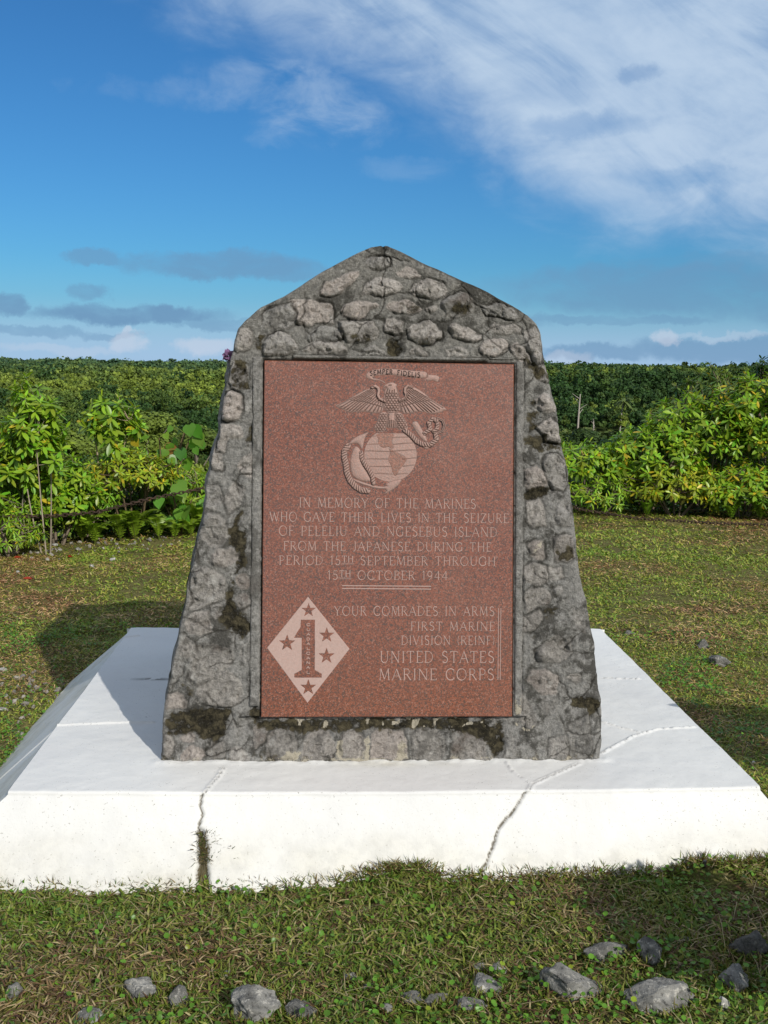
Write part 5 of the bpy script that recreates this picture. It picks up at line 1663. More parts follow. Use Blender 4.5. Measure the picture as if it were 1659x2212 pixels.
for (x, y, s_), lb in zip(((-2.59, 7.22, .035), (-2.11, 7.37, .05), (-2.05, 7.73, .055), (-1.69, 4.5, .03), (-1.63, 4.46, .028), (-1.64, 4.32, .035), (-2.70, 8.40, .06), (-2.48, 8.30, .05)), W_LBL):
    rock(lb, x, y, s_, s_ * .8, s_ * .5, .3, int(abs(x) * 100), 1.35, name='coral_chip', group='white coral chips on the left lawn', sink=.1, cat='stone')

# coral gravel where the lawn is worn at the left
rg = np.random.default_rng(77)
mb = MB()
n = 220
k = rg.random(n)
X = np.where(k < .55, rg.normal(-2.45, .38, n), rg.normal(-1.72, .16, n))
Y = np.where(k < .55, lawn_edge(X) - np.abs(rg.normal(.30, .22, n)), rg.normal(4.45, .22, n))
P = np.stack([X, Y, ground_z(X, Y) + .006], 1)
bV, bF = ico(1)
S = .006 + .012 * rg.random(n) ** 2
V, F = inst(bV * (1 + .25 * rg.normal(0, 1, (len(bV), 1))), bF, P, rg.normal(0, 1, (n, 3)), rg.normal(0, 1, (n, 3)), np.stack([S * 1.3, S, S * .7], 1))
mb.put(V, F, np.repeat(np.array([(.30, .28, .25)]) * (.5 + .7 * rg.random((n, 1))), len(bV), 0))
o = link('coral_gravel', mb.mesh('coral_gravel', mat_col('coral_gravel', .9, .1, 60., .4), False))
o['label'] = 'scattered pale coral gravel where the turf is worn'
o['category'] = 'gravel'
o['kind'] = 'stuff'

# ------------------------------------------------------------------ leaves
_tt = np.array([0, .22, .5, .78, 1.0])
LEAF = []
for t, w in zip(_tt, (.03, .11, .165, .135, .015)):
    for s_ in (-1, 0, 1):
        LEAF.append((t, s_ * w, -.10 * t * t + (.035 if s_ else 0) * (w / .2)))
LEAF = np.array(LEAF)
LEAF_F = grid_faces(5, 3)
LANCE = LEAF.copy()
LANCE[:, 1] *= .66
LANCE[:, 2] -= .12 * LANCE[:, 0] ** 2
HEART = []
for t, w in zip((-.10, .08, .32, .62, 1.0), (.22, .44, .50, .34, .02)):
    for s_ in (-1, 0, 1):
        HEART.append((t if s_ else max(t, 0.0), s_ * w, -.18 * t * t + (.05 if s_ else 0)))
HEART = np.array(HEART)


def leaf_cols(n, rg, base, var=.35, yellow=.03):
    c = np.asarray(base)[None] * (1 - var + 2 * var * rg.random((n, 1)))
    c = c * (1 + .15 * rg.normal(0, 1, (n, 3)) * np.array([[1, .4, .6]]))
    y = rg.random((n, 1)) < yellow
    c = np.where(y, np.array([[.55, .42, .03]]) * (.7 + .5 * rg.random((n, 1))), c)
    return np.clip(c, .004, .9)


def rosettes(mb, tips, dirs, rg, L=.11, k=13, base=(.2, .36, .03), T=LEAF, yellow=.03, droop=0.0, per=None):
    n = len(tips)
    m = n * k
    ki = np.tile(np.arange(k), n)
    ph = ki * 2.399 + np.repeat(rg.random(n) * 6.28, k)
    th = np.linspace(1.15, -.45, k)[ki] + rg.normal(0, .18, m) - droop
    D = np.repeat(dirs, k, 0)
    ref = np.tile([[.31, .17, .93]], (m, 1))
    A_ = np.cross(D, ref)
    A_ /= np.linalg.norm(A_, axis=1)[:, None] + 1e-9
    B_ = np.cross(D, A_)
    rad_ = np.cos(ph)[:, None] * A_ + np.sin(ph)[:, None] * B_
    th = th - .25
    X = rad_ * np.cos(th)[:, None] + D * np.sin(th)[:, None] - np.array([[0, 0, .22]])
    N = D * np.cos(th)[:, None] - rad_ * np.sin(th)[:, None]
    P = np.repeat(tips, k, 0) - D * (ki / k * .05)[:, None] * (L / .1)
    S = L * (.62 + .5 * rg.random(m)) * np.where(ki < 3, .65, 1)
    V, F = inst(T, LEAF_F, P, X, N, S)
    c = leaf_cols(m, rg, base, .30, yellow)
    inner = np.clip((ki[:, None] < 4) * 1.0, 0, 1)
    c = c * (1 + inner * np.array([[.28, .22, .0]]))
    mb.put(V, F, np.repeat(c, len(T), 0))


def bez(a, b, c, n=8):
    t = np.linspace(0, 1, n)[:, None]
    return (1 - t) ** 2 * a + 2 * t * (1 - t) * b + t * t * c


def shrub(name, label, cat, x, y, rx, ry, z0, z1, nros, L, base, seed, stem_col=(.20, .16, .12), T=LEAF, k=13, yellow=.03, droop=0.0, limbs=6, r0=.014, group=None, shell=.55, base_z=None, lean=(0, 0)):
    """bush of leaf whorls on branched stems; crown is an ellipsoid from z0 to z1 above the root"""
    nros, L = int(nros * 1.9), L * (.80 if x > 0 else .72)
    rg = np.random.default_rng(seed)
    gz = float(ground_z(x, y)) if base_z is None else base_z
    root = thing(name, label, cat, (x, y, gz), 0, group)
    zc, rz = (z0 + z1) / 2, (z1 - z0) / 2
    d = rg.normal(0, 1, (nros, 3))
    d[:, 2] = np.abs(d[:, 2]) * 1.0 - .35
    d /= np.linalg.norm(d, axis=1)[:, None]
    rr = shell + (1 - shell) * rg.random((nros, 1)) ** .6
    lump = 1 + .22 * np.array([mnoise.noise(Vector(q) * 1.7 + Vector((seed, 0, 0))) for q in d])[:, None]
    tips = d * rr * lump * np.array([[rx, ry, rz]]) + np.array([[lean[0], lean[1], zc]])
    tips[:, 2] = np.maximum(tips[:, 2], .05)
    dirs = d * .7 + np.array([[0, 0, .75]]) + rg.normal(0, .22, (nros, 3))
    dirs /= np.linalg.norm(dirs, axis=1)[:, None]
    ms, ml = MB(), MB()
    lim = []
    for i in range(limbs):
        a = 2 * np.pi * i / limbs + rg.random()
        e = np.array([math.cos(a) * rx * .5, math.sin(a) * ry * .5, 0]) + np.array([lean[0], lean[1], zc + rz * rg.uniform(-.15, .35)])
        b0 = np.array([math.cos(a) * .03, math.sin(a) * .03, -.06])
        mid = (b0 + e) / 2 + np.array([rg.normal(0, .10 * rx), rg.normal(0, .10 * ry), .0])
        p = bez(b0, mid, e, 10)
        lim.append(p)
        V, F = tube(p, np.linspace(r0, r0 * .5, 10), 6)
        ms.put(V, F, np.array(stem_col) * rg.uniform(.8, 1.2))
    allp = np.concatenate([p[3:] for p in lim])
    for i in range(nros):
        dd = np.linalg.norm((allp - tips[i]) * np.array([1, 1, .8]), axis=1) + np.where(allp[:, 2] > tips[i][2] - .02, .6, 0)
        s0 = allp[np.argmin(dd)]
        mid = s0 * .45 + tips[i] * .55 - np.array([0, 0, .12 * np.linalg.norm(tips[i] - s0)])
        V, F = tube(bez(s0, mid, tips[i], 5), np.linspace(r0 * .45, r0 * .22, 5), 4)
        ms.put(V, F, np.array(stem_col) * rg.uniform(.75, 1.15))
    rosettes(ml, tips, dirs, rg, L, k, base, T, yellow, droop)
    link('stems', ms.mesh('stems', M_BARK), root)
    link('foliage', ml.mesh('foliage', M_LEAF), root)
    return root


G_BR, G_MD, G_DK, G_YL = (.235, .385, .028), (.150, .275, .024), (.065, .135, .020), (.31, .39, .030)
# right hand bank of shrubs
shrub('shrub', 'small bright green shrub of drooping leaf whorls touching the right side of the monument', 'shrub', 2.12, 11.0, .44, .40, .22, .74, 46, .13, G_BR, 301, group='whorl-leaved shrubs on the right bank')
shrub('shrub', 'low bushy shrub with narrow leaves under the small one by the monument', 'shrub', 2.22, 10.75, .42, .35, .0, .42, 55, .10, G_BR, 302, T=LANCE, group='whorl-leaved shrubs on the right bank')
shrub('shrub', 'yellow-green shrub with hanging leaves, middle step of the right bank', 'shrub', 2.85, 11.1, .62, .5, .15, .98, 100, .135, G_BR, 303, yellow=.05, group='whorl-leaved shrubs on the right bank')
shrub('shrub', 'tall leafy shrub with bare twigs showing, right of the middle step', 'shrub', 3.45, 11.3, .66, .5, .25, 1.36, 125, .135, G_BR, 304, yellow=.05, group='whorl-leaved shrubs on the right bank')
shrub('shrub', 'big rounded shrub with yellow leaves at the right picture edge', 'shrub', 4.15, 11.2, .66, .5, .25, 1.62, 140, .14, G_BR, 305, yellow=.07, group='whorl-leaved shrubs on the right bank')
shrub('shrub', 'dull shrub with pale upturned leaf tips behind the tall right shrubs', 'shrub', 3.80, 12.2, .55, .4, .7, 2.12, 80, .12, (.15, .22, .05), 306, base_z=-.5, group=None)
shrub('shrub', 'dark evergreen shrub standing tallest at the right picture edge', 'shrub', 4.46, 11.9, .34, .4, .7, 2.08, 100, .12, G_DK, 307, base_z=-.3)
shrub('shrub', 'low yellowing shrub at the foot of the right bank', 'shrub', 3.05, 10.75, .62, .35, .02, .55, 95, .105, G_YL, 308, yellow=.10, group='whorl-leaved shrubs on the right bank')
shrub('shrub', 'low shrub with several yellow leaves in front of the big rounded one', 'shrub', 3.72, 10.70, .52, .34, .04, .60, 75, .12, G_BR, 309, yellow=.14, group='whorl-leaved shrubs on the right bank')
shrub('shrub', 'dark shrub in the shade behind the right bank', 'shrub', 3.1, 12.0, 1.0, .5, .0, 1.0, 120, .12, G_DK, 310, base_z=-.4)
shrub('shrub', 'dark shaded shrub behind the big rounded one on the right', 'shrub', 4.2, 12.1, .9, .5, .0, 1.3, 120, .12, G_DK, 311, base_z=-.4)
shrub('shrub', 'small light green weed bush at the right end of the chain', 'shrub', 4.02, 10.45, .30, .22, .0, .36, 40, .09, (.19, .34, .035), 312, T=LANCE)
# left hand bank
shrub('sapling', 'leggy pale-stemmed sapling with whorled leaves at the left picture edge', 'sapling', -2.66, 8.05, .26, .26, .40, 1.40, 52, .145, G_BR, 321, stem_col=(.30, .25, .19), limbs=3, r0=.007, lean=(-.10, .1), shell=.3)
shrub('sapling', 'wide low-branched sapling with glossy whorls left of the pale-stemmed one', 'sapling', -2.98, 8.3, .34, .3, .25, 1.02, 60, .135, G_BR, 322, stem_col=(.28, .24, .19), limbs=4, shell=.4, r0=.008)
shrub('sapling', 'thin sapling with a parasol of leaf whorls above one bent stem, left of the monument', 'sapling', -2.40, 9.0, .30, .24, .66, 1.28, 26, .165, G_BR, 323, stem_col=(.34, .27, .18), limbs=2, r0=.010, lean=(.03, .0), shell=.5)
shrub('shrub', 'yellow-green shrub with dense small leaves between the saplings and the big round leaves', 'shrub', -2.20, 8.95, .42, .32, .32, .78, 80, .095, G_YL, 324, yellow=.06, limbs=7, r0=.010, stem_col=(.14, .10, .06))
shrub('shrub', 'green shrub of long leaves at the left picture edge behind the saplings', 'shrub', -3.15, 9.0, .50, .4, .1, .85, 80, .12, G_BR, 325, T=LANCE)
shrub('shrub', 'mid-green shrub with narrow leaves hugging the left side of the monument', 'shrub', -1.72, 9.35, .34, .30, .05, .62, 62, .10, G_BR, 326, T=LANCE)
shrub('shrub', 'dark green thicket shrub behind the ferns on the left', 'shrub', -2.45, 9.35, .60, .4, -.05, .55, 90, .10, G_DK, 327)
shrub('shrub', 'low bright weed bush at the left corner of the lawn', 'shrub', -2.92, 7.95, .28, .22, .0, .34, 46, .085, G_BR, 328, T=LANCE)
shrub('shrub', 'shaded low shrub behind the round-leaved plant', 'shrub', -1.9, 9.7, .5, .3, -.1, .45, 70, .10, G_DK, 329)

shrub('shrub', 'bright leafy shrub filling the gap behind the yellow-green one on the left', 'shrub', -2.45, 9.75, .70, .4, .2, .95, 110, .115, G_BR, 330, T=LANCE)
shrub('shrub', 'bright bushy shrub at the left picture edge below the saplings', 'shrub', -3.02, 8.45, .42, .30, .05, .62, 90, .10, G_BR, 331, T=LANCE)
shrub('shrub', 'light green shrub with fine leaves between the pale-stemmed and the parasol sapling', 'shrub', -2.58, 8.85, .32, .26, .10, .62, 80, .095, (.21, .37, .03), 332, T=LANCE)
shrub('shrub', 'leafy mid-green shrub behind the seedlings at the monument edge', 'shrub', -2.0, 10.6, .70, .4, .0, .62, 100, .115, G_MD, 333)

shrub('shrub', 'broad-leaved bright shrub at the foot of the two left saplings', 'shrub', -2.72, 8.5, .36, .28, .10, .80, 66, .14, G_BR, 334)


def big_leaf(name, label, x, y, n, size, zlo, zhi, spread, base, seed, stems=5, stem_col=(.13, .10, .05), brown=.03):
    rg = np.random.default_rng(seed)
    gz = float(ground_z(x, y))
    root = thing(name, label, 'plant', (x, y, gz))
    ms, ml = MB(), MB()
    heads = []
    for i in range(stems):
        a = 6.28 * i / stems + rg.random()
        top = np.array([math.cos(a) * spread * rg.uniform(.3, 1), math.sin(a) * spread * .6 * rg.uniform(.3, 1), rg.uniform(zlo + .25 * (zhi - zlo), zhi)])
        p = bez(np.array([0, 0, -.1]), top * np.array([.3, .3, .6]), top, 9)
        V, F = tube(p, np.linspace(.012, .006, 9), 6)
        ms.put(V, F, stem_col)
        heads.append(p)
    P, X, N = [], [], []
    for i in range(n):
        p = heads[i % stems]
        b0 = p[rg.integers(4, 9)]
        a = rg.random() * 6.28
        out_ = np.array([math.cos(a), math.sin(a), rg.uniform(-.1, .6)])
        e = b0 + out_ * rg.uniform(.06, .16)
        V, F = tube(bez(b0, (b0 + e) / 2 + np.array([0, 0, .03]), e, 5), .0028, 4)
        ms.put(V, F, (.16, .22, .04))
        P.append(e)
        X.append(np.array([out_[0] * .6, out_[1] * .6 - .15, -.75 + rg.normal(0, .25)]))
        N.append(np.array([rg.normal(0, .4), -.85, .45]))
    c = leaf_cols(n, rg, base, .25, .04)
    b_ = rg.random((n, 1)) < brown
    c = np.where(b_, np.array([[.26, .13, .03]]), c)
    V, F = inst(HEART, LEAF_F, P, X, N, size * (.6 + .6 * rg.random(n)))
    ml.put(V, F, np.repeat(c, len(HEART), 0))
    link('stems', ms.mesh('stems', M_BARK), root)
    link('foliage', ml.mesh('foliage', M_LEAF), root)
    return root


big_leaf('round_leaved_plant', 'plant with big round heart-shaped leaves left of the monument', -1.98, 9.25, 85, .112, .2, .92, .46, (.14, .28, .035), 341, stems=8)
big_leaf('round_leaved_plant', 'small plant with a few very large round leaves in front of the ferns line', -1.80, 9.0, 12, .145, .22, .50, .22, (.17, .35, .05), 342, stems=3, brown=0)
big_leaf('drooping_sapling', 'thin-stemmed seedling with hanging yellowing leaves close to the monument edge', -1.83, 10.2, 9, .14, .70, .95, .07, (.30, .34, .03), 343, stems=1, brown=.15)
big_leaf('drooping_sapling', 'thinner seedling with a green drooping top left of the yellowing one', -1.98, 10.15, 7, .12, .66, .86, .05, (.22, .34, .03), 344, stems=1, brown=.0)


def fern(label, x, y, n, L, seed, base=(.26, .40, .03), up=.9):
    rg = np.random.default_rng(seed)
    root_z = float(ground_z(x, y))
    mb = MB()
    lt = np.array([(0, -.16, 0), (0, .16, 0), (.5, -.17, .02), (.5, .17, .02), (1, -.02, -.05), (1, .02, -.05)], float)
    lf = np.array([[0, 1, 3, 2], [2, 3, 5, 4]])
    for i in range(n):
        a = 6.28 * i / n + rg.normal(0, .4)
        ln = L * rg.uniform(.65, 1.1)
        o_ = np.array([math.cos(a), math.sin(a) * .8, 0])
        p = bez(np.zeros(3), o_ * ln * .16 + np.array([0, 0, ln * up]), o_ * ln * .62 + np.array([0, 0, ln * up * .82]), 18)
        V, F = tube(p, np.linspace(.004, .0015, 18), 4)
        mb.put(V, F, (.12, .14, .03))
        Tn = np.gradient(p, axis=0)
        Tn /= np.linalg.norm(Tn, axis=1)[:, None]
        side = np.cross(Tn, np.array([0, 0, 1.]) + o_ * .2)
        side /= np.linalg.norm(side, axis=1)[:, None] + 1e-9
        c = np.asarray(base) * rg.uniform(.75, 1.2)
        for s_ in (-1, 1):
            q = p[2:]
            sz = ln * .26 * np.sin(np.linspace(.45, 3.0, len(q))) + .006
            X = side[2:] * s_ + Tn[2:] * .35
            N = np.cross(X, Tn[2:]) * s_
            V, F = inst(lt, lf, q, X, N, np.stack([sz, np.full(len(q), ln * .16), sz], 1))
            mb.put(V, F, np.clip(c * (1 + .1 * rg.normal(0, 1, (len(q) * 6, 1))), .01, .9))
    me = mb.mesh('fern', M_LEAF)
    return thing('fern', label, 'fern', (x, y, root_z), 0, 'ferns along the lawn edge', me)


FERNS = [('tall ladder-like fern at the left end of the fern row', -2.52, 8.55, 8, .34), ('short wide fern right beside the ladder-like one', -2.40, 8.50, 9, .24), ('dark-hearted fern below the yellow-green shrub', -2.24, 8.70, 9, .30),
         ('fern growing against the brown stems of the yellow-green shrub', -2.12, 8.72, 8, .32), ('low fern with broad fronds right of the brown stems', -1.93, 8.78, 8, .25), ('small spreading fern in the middle of the left row', -1.80, 8.82, 8, .20),
         ('compact fern with light tips near the monument', -1.68, 8.90, 9, .22), ('upright fern behind the compact one near the monument', -1.66, 9.12, 8, .40), ('last small fern of the left row, at the monument edge', -1.52, 9.0, 8, .24),
         ('light green fern at the right picture edge by the chain', 3.82, 10.42, 9, .34), ('second fern at the right edge, nearer the yellow leaves', 3.55, 10.5, 8, .28), ('small sprig fern at the foot of the middle right shrubs', 2.72, 10.62, 7, .22), ('tiny fern left of the foot sprig on the right', 2.42, 10.58, 6, .18)]
for i, f_ in enumerate(FERNS):
    fern(*f_, 400 + i, (.20, .36, .03) if i > 8 else (.25, .38, .03))

# tangled undergrowth covering the slope behind the lawn
def build_undergrowth():
    rg = np.random.default_rng(55)
    n = 120000
    Y = 7.6 + 34 * rg.random(n) ** 2.7
    X = (rg.random(n) * 2 - 1) * (.56 * Y + 1.2)
    e = Y - lawn_edge(X)
    ok = e > .05
    X, Y, e = X[ok], Y[ok], e[ok]
    n = len(X)
    hgt = (.12 + .52 * sm(e, 0, .8) + .6 * sm(e, 2, 9)) * (.55 + .9 * np.clip(fbm(X * 1.1, Y * 1.1, 211, 3) + .4, 0, 1))
    dip = sm(np.abs(X / Y + .02), .10, .04) * .0
    P = np.stack([X, Y, ground_z(X, Y) + hgt * rg.random(n) ** .6], 1)
    th = rg.random(n) * 6.28
    Xd = np.stack([np.cos(th), np.sin(th), rg.normal(.15, .45, n)], 1)
    Nn = np.stack([rg.normal(0, .45, n), rg.normal(-.35, .4, n), np.ones(n)], 1)
    S = (.05 + .07 * rg.random(n)) * (1 + .06 * e)
    t = np.clip(fbm(X * .8, Y * .8, 212, 3) + .5, 0, 1)[:, None]
    c = (np.array([[.085, .175, .018]]) * (1 - t) + np.array([[.24, .40, .03]]) * t) * (.6 + .7 * rg.random((n, 1)))
    mb = MB()
    V, F = inst(LEAF[:, :] * np.array([1, 1.1, 1]), LEAF_F, P, Xd, Nn, S)
    mb.put(V, F, np.repeat(c, len(LEAF), 0))
    o = link('undergrowth', mb.mesh('undergrowth', M_LEAF))
    o['label'] = 'tangled low green undergrowth on the slope behind the lawn'
    o['category'] = 'undergrowth'
    o['kind'] = 'stuff'


build_undergrowth()


# ------------------------------------------------------------------ rusty chain along the lawn edge
def chain_run(label, pts):
    mb = MB()
    P = np.array(pts, float)
    # smooth the run
    t = np.linspace(0, 1, len(P))
    tt = np.linspace(0, 1, 400)
    Q = np.stack([np.interp(tt, t, P[:, k]) for k in range(3)], 1)
    for _ in range(30):
        Q[1:-1] = (Q[:-2] + 2 * Q[1:-1] + Q[2:]) / 4
    ds = np.concatenate([[0], np.cumsum(np.linalg.norm(np.diff(Q, axis=0), axis=1))])
    a = np.linspace(0, 2 * np.pi, 12, endpoint=False)
    loop = np.stack([.024 * np.cos(a) * (1 + .12 * np.cos(2 * a)), .0125 * np.sin(a), 0 * a], 1)
    lp = np.vstack([loop, loop[:1]])
    V0, F0 = tube(np.vstack([lp]), .0046, 5)
    step = .034
    n = int(ds[-1] / step)
    s = (np.arange(n) + .5) * step
    C = np.stack([np.interp(s, ds, Q[:, k]) for k in range(3)], 1)
    C2 = np.stack([np.interp(s + .01, ds, Q[:, k]) for k in range(3)], 1)
    X = C2 - C
    up = np.array([0, 0, 1.])
    N1 = np.cross(X, np.cross(up, X))
    N2 = np.cross(X, up)
    N = np.where((np.arange(n) % 2 == 0)[:, None], N1 / np.linalg.norm(N1, axis=1)[:, None], N2 / np.linalg.norm(N2, axis=1)[:, None])
    V, F = inst(V0, F0, C, X, N, np.ones(n))
    rg = np.random.default_rng(8)
    c = np.array([(.060, .036, .024)]) * (.6 + .8 * rg.random((n, 1)))
    mb.put(V, F, np.repeat(c, len(V0), 0))
    me = mb.mesh('chain', M_RUST)
    return thing('chain', label, 'chain', (0, 0, 0), 0, None, me)


chain_run('rusty chain sagging in front of the ferns left of the monument', [(-4.2, 8.0, .38), (-3.05, 8.05, .285), (-2.62, 8.1, .29), (-2.3, 8.2, .31), (-1.95, 8.4, .39), (-1.55, 8.6, .46), (-.9, 9.0, .62)])
chain_run('rusty chain lying low across the far lawn right of the monument', [(1.1, 10.2, .40), (1.90, 10.05, .14), (2.45, 9.95, .075), (3.15, 9.85, .055), (3.75, 9.8, .055), (4.6, 9.7, .08)])
for nm, lb, x, y, h in (('chain_post', 'thin rusty chain post hidden behind the monument, left one', -.9, 9.0, .66), ('chain_post', 'thin rusty chain post hidden behind the monument, right one', 1.1, 10.2, .46)):
    mb = MB()
    V, F = tube([(0, 0, -.1), (0, 0, h * .5), (0, 0, h)], .022, 8)
    mb.put(V, F, (.07, .04, .03))
    thing(nm, lb, 'post', (x, y, float(ground_z(x, y))), 0, None, mb.mesh('chain_post', M_RUST))

# fallen red leaves
for lb, x, y, rz in (('fallen red leaf nearest the left edge of the lawn', -2.48, 7.0, .3), ('fallen red leaf in the middle of the left lawn', -2.44, 7.91, 1.4), ('fallen red leaf close to the monument on the left lawn', -1.70, 8.35, 2.2),
                     ('fallen red leaf at the far left lawn edge', -2.80, 7.73, .9), ('brown dead leaf on the lawn at the left end of the shadow', -2.2, 7.2, 2.0)):
    mb = MB()
    V, F = inst(LEAF * np.array([1, 1.6, 2.0]), LEAF_F, np.array([[0, 0, .018]]), np.array([[1, 0, .1]]), np.array([[0.1, -.35, 1.]]), np.array([.062]))
    mb.put(V, F, (.42, .045, .02) if 'red' in lb else (.22, .12, .06))
    thing('fallen_leaf', lb, 'leaf', (x, y, float(ground_z(x, y))), rz, 'fallen leaves on the lawn', mb.mesh('fallen_leaf', M_LEAF))

# purple artificial bloom tucked on the ledge of the monument's left flank
mb = MB()
rg = np.random.default_rng(3)
n = 26
D = rg.normal(0, 1, (n, 3))
D /= np.linalg.norm(D, axis=1)[:, None]
V, F = inst(HEART, LEAF_F, D * .004, D + rg.normal(0, .2, (n, 3)), rg.normal(0, 1, (n, 3)), np.full(n, .020))
mb.put(V, F, np.repeat(np.array([(.36, .20, .42)]) * (.7 + .5 * rg.random((n, 1))), len(HEART), 0))
_p = face_pt(-.505, 1.292, -.045)
_w = (ORG[0] + EU[0] * _p[0] + EV[0] * _p[1], ORG[1] + EU[1] * _p[0] + EV[1] * _p[1], ORG[2] + _p[2])
thing('flower', 'small faded purple flower tucked behind the left shoulder of the monument', 'flower', _w, 0, None, mb.mesh('flower', M_LEAF))

# bushes just outside the frame whose shade falls into it at the right
shrub('shrub', 'bush outside the right frame edge throwing shade on the lawn beside the slab', 'shrub', 2.10, 3.12, .50, .34, .40, .95, 110, .12, G_MD, 361, r0=.012)
shrub('shrub', 'bush outside the lower right corner throwing shade on the black rock', 'shrub', 1.25, 1.98, .26, .26, .22, .58, 70, .11, G_MD, 362, r0=.012)


# ------------------------------------------------------------------ the forest below
QT = np.array([(-.5, -.5, 0), (.5, -.5, 0.06), (.55, .5, 0), (-.45, .5, .06)], float)
QF = np.array([[0, 1, 2, 3]])


def crown_cards(rg, n, R, Hh, size, lumps=16):
    """leaf cards spread through lumpy clumps of a crown R wide, Hh high"""
    d = rg.normal(0, 1, (lumps, 3))
    d[:, 2] = np.abs(d[:, 2]) * .9 - .1
    d /= np.linalg.norm(d, axis=1)[:, None]
    C = d * np.array([[R * .68, R * .68, Hh * .55]]) * (.55 + .5 * rg.random((lumps, 1)))
    cr = R * (.26 + .20 * rg.random(lumps))
    k = rg.integers(0, lumps, n)
    q = rg.normal(0, 1, (n, 3))
    q[:, 2] = q[:, 2] * .8 + .25
    q /= np.linalg.norm(q, axis=1)[:, None]
    P = C[k] + q * cr[k][:, None] * (.7 + .35 * rg.random((n, 1))) * np.array([[1, 1, .8]])
    N = q + rg.normal(0, .38, (n, 3))
    X = np.cross(N, rg.normal(0, 1, (n, 3)))
    lum = (.66 + .62 * rg.random(lumps))[k][:, None] * (.82 + .36 * rg.random((n, 1)))
    return P, X, N, size * (.6 + .8 * rg.random(n)), lum


def tree_col(x, y, rg):
    a = math.atan2(x, y)
    d = math.hypot(x, y)
    t = .58 + 1.0 * float(fbm(np.array(x / 45.), np.array(y / 45.), 221, 3)) + rg.normal(0, .27)
    right = float(sm(np.array(a), .04, .16))
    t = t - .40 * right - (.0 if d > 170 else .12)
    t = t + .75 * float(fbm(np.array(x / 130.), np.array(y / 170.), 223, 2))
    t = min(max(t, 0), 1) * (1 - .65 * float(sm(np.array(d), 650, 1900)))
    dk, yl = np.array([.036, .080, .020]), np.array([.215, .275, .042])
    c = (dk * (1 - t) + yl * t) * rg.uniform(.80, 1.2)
    return c + np.array([.010, .022, .032]) * float(sm(np.array(d), 500, 2200))  # bluish offset paints distance haze into the far leaf colour


PROTO = []
for i in range(6):
    rg = np.random.default_rng(500 + i)
    R, Hh = 2.2 + .6 * rg.random(), 4.0 + 1.2 * rg.random()
    P, X, N, S, lum = crown_cards(rg, 6500, R, Hh, .15, 14)
    V, F = inst(QT, QF, P + np.array([[0, 0, 6.4]]), X, N, S)
    mb = MB()
    mb.put(V, F, np.repeat(lum * np.ones((1, 3)), 4, 0))
    cm = mb.mesh('crown', M_TREE, False)
    mt = MB()
    p = bez(np.array([0, 0, -1.]), np.array([rg.normal(0, .4), rg.normal(0, .4), 3.]), np.array([rg.normal(0, .5), rg.normal(0, .5), 7.2]), 8)
    V, F = tube(p, np.linspace(.26, .09, 8), 7)
    mt.put(V, F, (.22, .19, .15))
    for j in range(5):
        a = 6.28 * j / 5 + rg.random()
        s0 = p[4 + j % 3]
        e = s0 + np.array([math.cos(a) * R * .6, math.sin(a) * R * .6, 1.8 + rg.random()])
        V, F = tube(bez(s0, (s0 + e) / 2 - np.array([0, 0, .3]), e, 6), np.linspace(.09, .03, 6), 5)
        mt.put(V, F, (.22, .19, .15))
    tm = mt.mesh('trunk', M_BARK)
    PROTO.append((cm, tm))

rg = np.random.default_rng(64)
spots = []
ring = 62.0
while ring < 2900:
    sp = max(6.2 - .012 * (ring - 62), 4.7, ring * .0105)
    ring += sp * .80
    amax = .70
    na = max(3, int(2 * amax * ring / sp))
    for j in range(na):
        a = -amax + 2 * amax * (j + rg.random()) / na
        if abs(a) > .43 and rg.random() < .6:
            continue
        d = ring + rg.normal(0, .3) * sp
        spots.append((d, a, sp))
keep = []
for d, a, sp in spots:
    x, y = d * math.sin(a), d * math.cos(a)
    if d < 90 and -0.06 < a < .3:
        continue
    # the bare brown clearing on the right
    if 175 < d < 352 and .135 < a < .345:
        if not (rg.random() < .07):
            continue
    keep.append((d, a, sp, x, y))
keep.sort()
ZS = ground_z(np.array([k[3] for k in keep]), np.array([k[4] for k in keep]))
near_n = 0
far_mb = MB()
LBL = 'broad-leaved forest tree in the dense canopy below the lawn'
for (d, a, sp, x, y), z in zip(keep, ZS):
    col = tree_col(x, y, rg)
    s = float(np.clip(rg.lognormal(0, .36), .5, 2.1))
    z = z + rg.uniform(-3.2, 2.0)
    if d > 80 and near_n < 280 and abs(a) < .385 and not (-.165 < a < .155 and d < 1500):
        cm, tm = PROTO[rg.integers(0, 6)]
        r_ = thing('forest_tree', LBL, 'tree', (x, y, float(z)), rg.random() * 6.28, 'forest trees below the lawn')
        s = s * (1.0 + .35 * max(0.0, (200 - d) / 140))
        r_.scale = (s, s, s ** .6 * rg.uniform(.85, 1.15))
        for nm, me in (('crown', cm), ('trunk', tm)):
            o = link(nm, me, r_)
            if nm == 'crown':
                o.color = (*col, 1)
        near_n += 1
        continue
    big = max(1.0, sp / 5.4) * (1.0 if abs(a) < .43 else 1.6)
    s = s * (1.0 + .35 * max(0.0, (200 - d) / 140))
    nn = 420 if d < 320 else (200 if d < 600 else (84 if d < 1200 else 40))
    R = 2.3 * s * big
    Hh = 4.2 * s * min(big, 1.5)
    if abs(a) > .43:
        nn = nn // 3
    P, X, N, S, lum = crown_cards(rg, nn, R, Hh, (1.6 if abs(a) > .43 else 1.0) * max(.28, d * .00145) * (1 if d < 600 else 1.2), 8)
    P = P + np.array([[x, y, float(z) + 4.0 + 2.2 * s]])
    V, F = inst(QT, QF, P, X, N, S)
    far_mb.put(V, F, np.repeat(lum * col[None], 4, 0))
o = link('far_forest', far_mb.mesh('far_forest', M_TREE, False))
o['label'] = 'distant rolling forest canopy reaching the horizon'
o['category'] = 'forest'
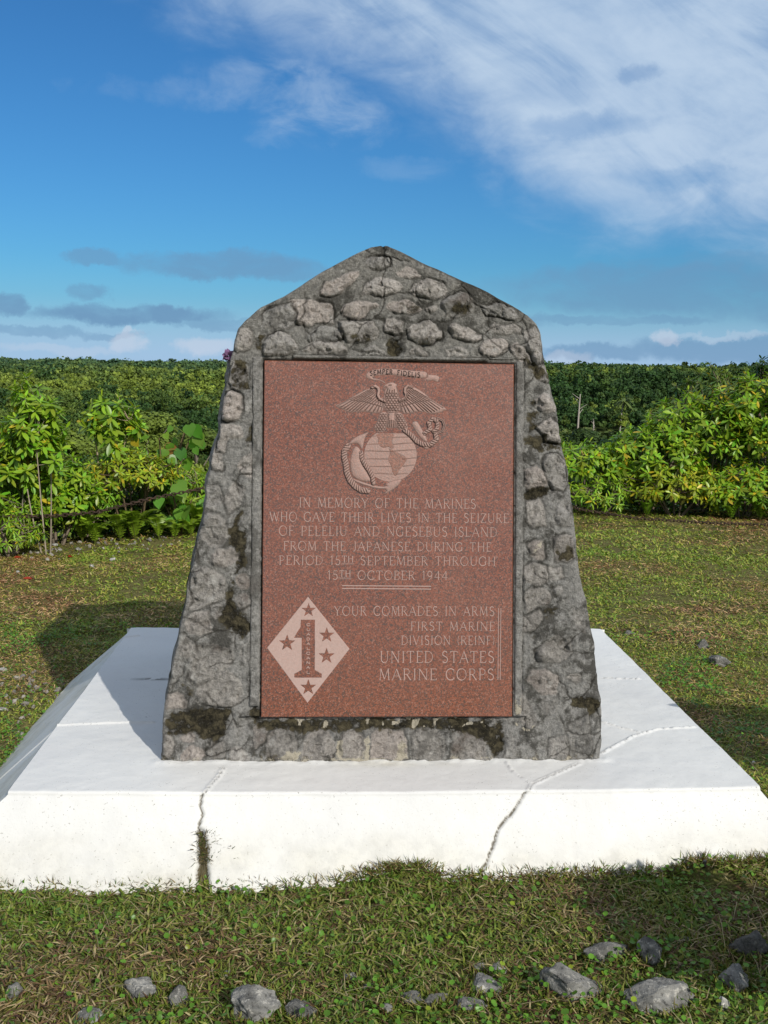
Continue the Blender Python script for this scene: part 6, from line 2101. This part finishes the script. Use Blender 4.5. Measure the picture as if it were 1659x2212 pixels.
o['kind'] = 'stuff'


def snag(label, x, y, h, seed, col=(.42, .38, .33), r=.16, name='bare_trunk', cat='trunk'):
    rg = np.random.default_rng(seed)
    mb = MB()
    p = bez(np.array([0, 0, -.5]), np.array([rg.normal(0, .3), 0, h * .5]), np.array([rg.normal(0, .5), 0, h]), 10)
    V, F = tube(p, np.linspace(r, r * .45, 10), 7)
    mb.put(V, F, col)
    for j in range(4):
        s0 = p[5 + j]
        a = rg.random() * 6.28
        e = s0 + np.array([math.cos(a) * h * .18, math.sin(a) * h * .18, h * .12])
        V, F = tube(bez(s0, (s0 + e) / 2, e, 5), np.linspace(r * .35, r * .12, 5), 5)
        mb.put(V, F, col)
    return thing(name, label, cat, (x, y, float(ground_z(x, y))), 0, None, mb.mesh(name, M_BARK))


def polar(a, d):
    return d * math.sin(a), d * math.cos(a)


snag('tall thin pale dead trunk close to the right side of the monument', *polar(.183, 352), 15.0, 1, r=.42)
snag('short pale dead trunk in the low scrub right of the monument', *polar(.198, 345), 7.0, 2, r=.36)
snag('leaning grey dead trunk in the forest left of the monument', *polar(-.208, 96), 9.0, 3, r=.20, col=(.34, .29, .22))


def palm(label, x, y, h, seed):
    rg = np.random.default_rng(seed)
    root = thing('palm_tree', label, 'palm', (x, y, float(ground_z(x, y))))
    mb = MB()
    top = np.array([.06 * h, 0, h])
    V, F = tube(bez(np.array([0, 0, -.5]), np.array([0, 0, h * .5]), top, 9), np.linspace(.28, .20, 9), 7)
    mb.put(V, F, (.40, .37, .32))
    link('trunk', mb.mesh('trunk', M_BARK), root)
    mc = MB()
    for i in range(18):
        a = 6.28 * i / 18 + rg.normal(0, .15)
        L = 3.6 * rg.uniform(.8, 1.1)
        o_ = np.array([math.cos(a), math.sin(a), 0])
        e0 = rg.uniform(-.2, .9)
        p = bez(top, top + o_ * L * .5 + np.array([0, 0, L * .5 * e0 + .3]), top + o_ * L + np.array([0, 0, L * (e0 - .7)]), 12)
        side = np.cross(np.gradient(p, axis=0), [0, 0, 1.])
        side /= np.linalg.norm(side, axis=1)[:, None] + 1e-9
        w = .55 * np.sin(np.linspace(.3, 3.0, 12))[:, None]
        for s_ in (-1, 1):
            V = np.stack([p, p + side * w * s_ - np.array([0, 0, .35]) * w], 1).reshape(-1, 3)
            mc.put(V, grid_faces(12, 2), (1, 1, 1))
    o = link('crown', mc.mesh('crown', M_TREE), root)
    o.color = (.11, .15, .04, 1)


palm('slender coconut palm at the foot of the forest hill right of the monument', *polar(.222, 350), 13.0, 5)

# the fence line scrub at the edge of the clearing
def clearing_scrub():
    rg = np.random.default_rng(72)
    mb = MB()
    for i in range(260):
        a = rg.uniform(.12, .36)
        d = rg.uniform(318, 356)
        x, y = polar(a, d)
        R = rg.uniform(1.2, 3.0)
        P, X, N, S, lum = crown_cards(rg, 60, R, R * 1.2, .8, 6)
        P = P + np.array([[x, y, float(ground_z(x, y)) + R * .6]])
        V, F = inst(QT, QF, P, X, N, S)
        t = rg.random()
        c = np.array([.05, .09, .022]) * (1 - t) + np.array([.15, .18, .05]) * t
        mb.put(V, F, np.repeat(lum * c[None], 4, 0))
    o = link('marsh_scrub', mb.mesh('marsh_scrub', M_TREE, False))
    o['label'] = 'low green scrub along the far edge of the brown marsh clearing'
    o['category'] = 'scrub'
    o['kind'] = 'stuff'


clearing_scrub()
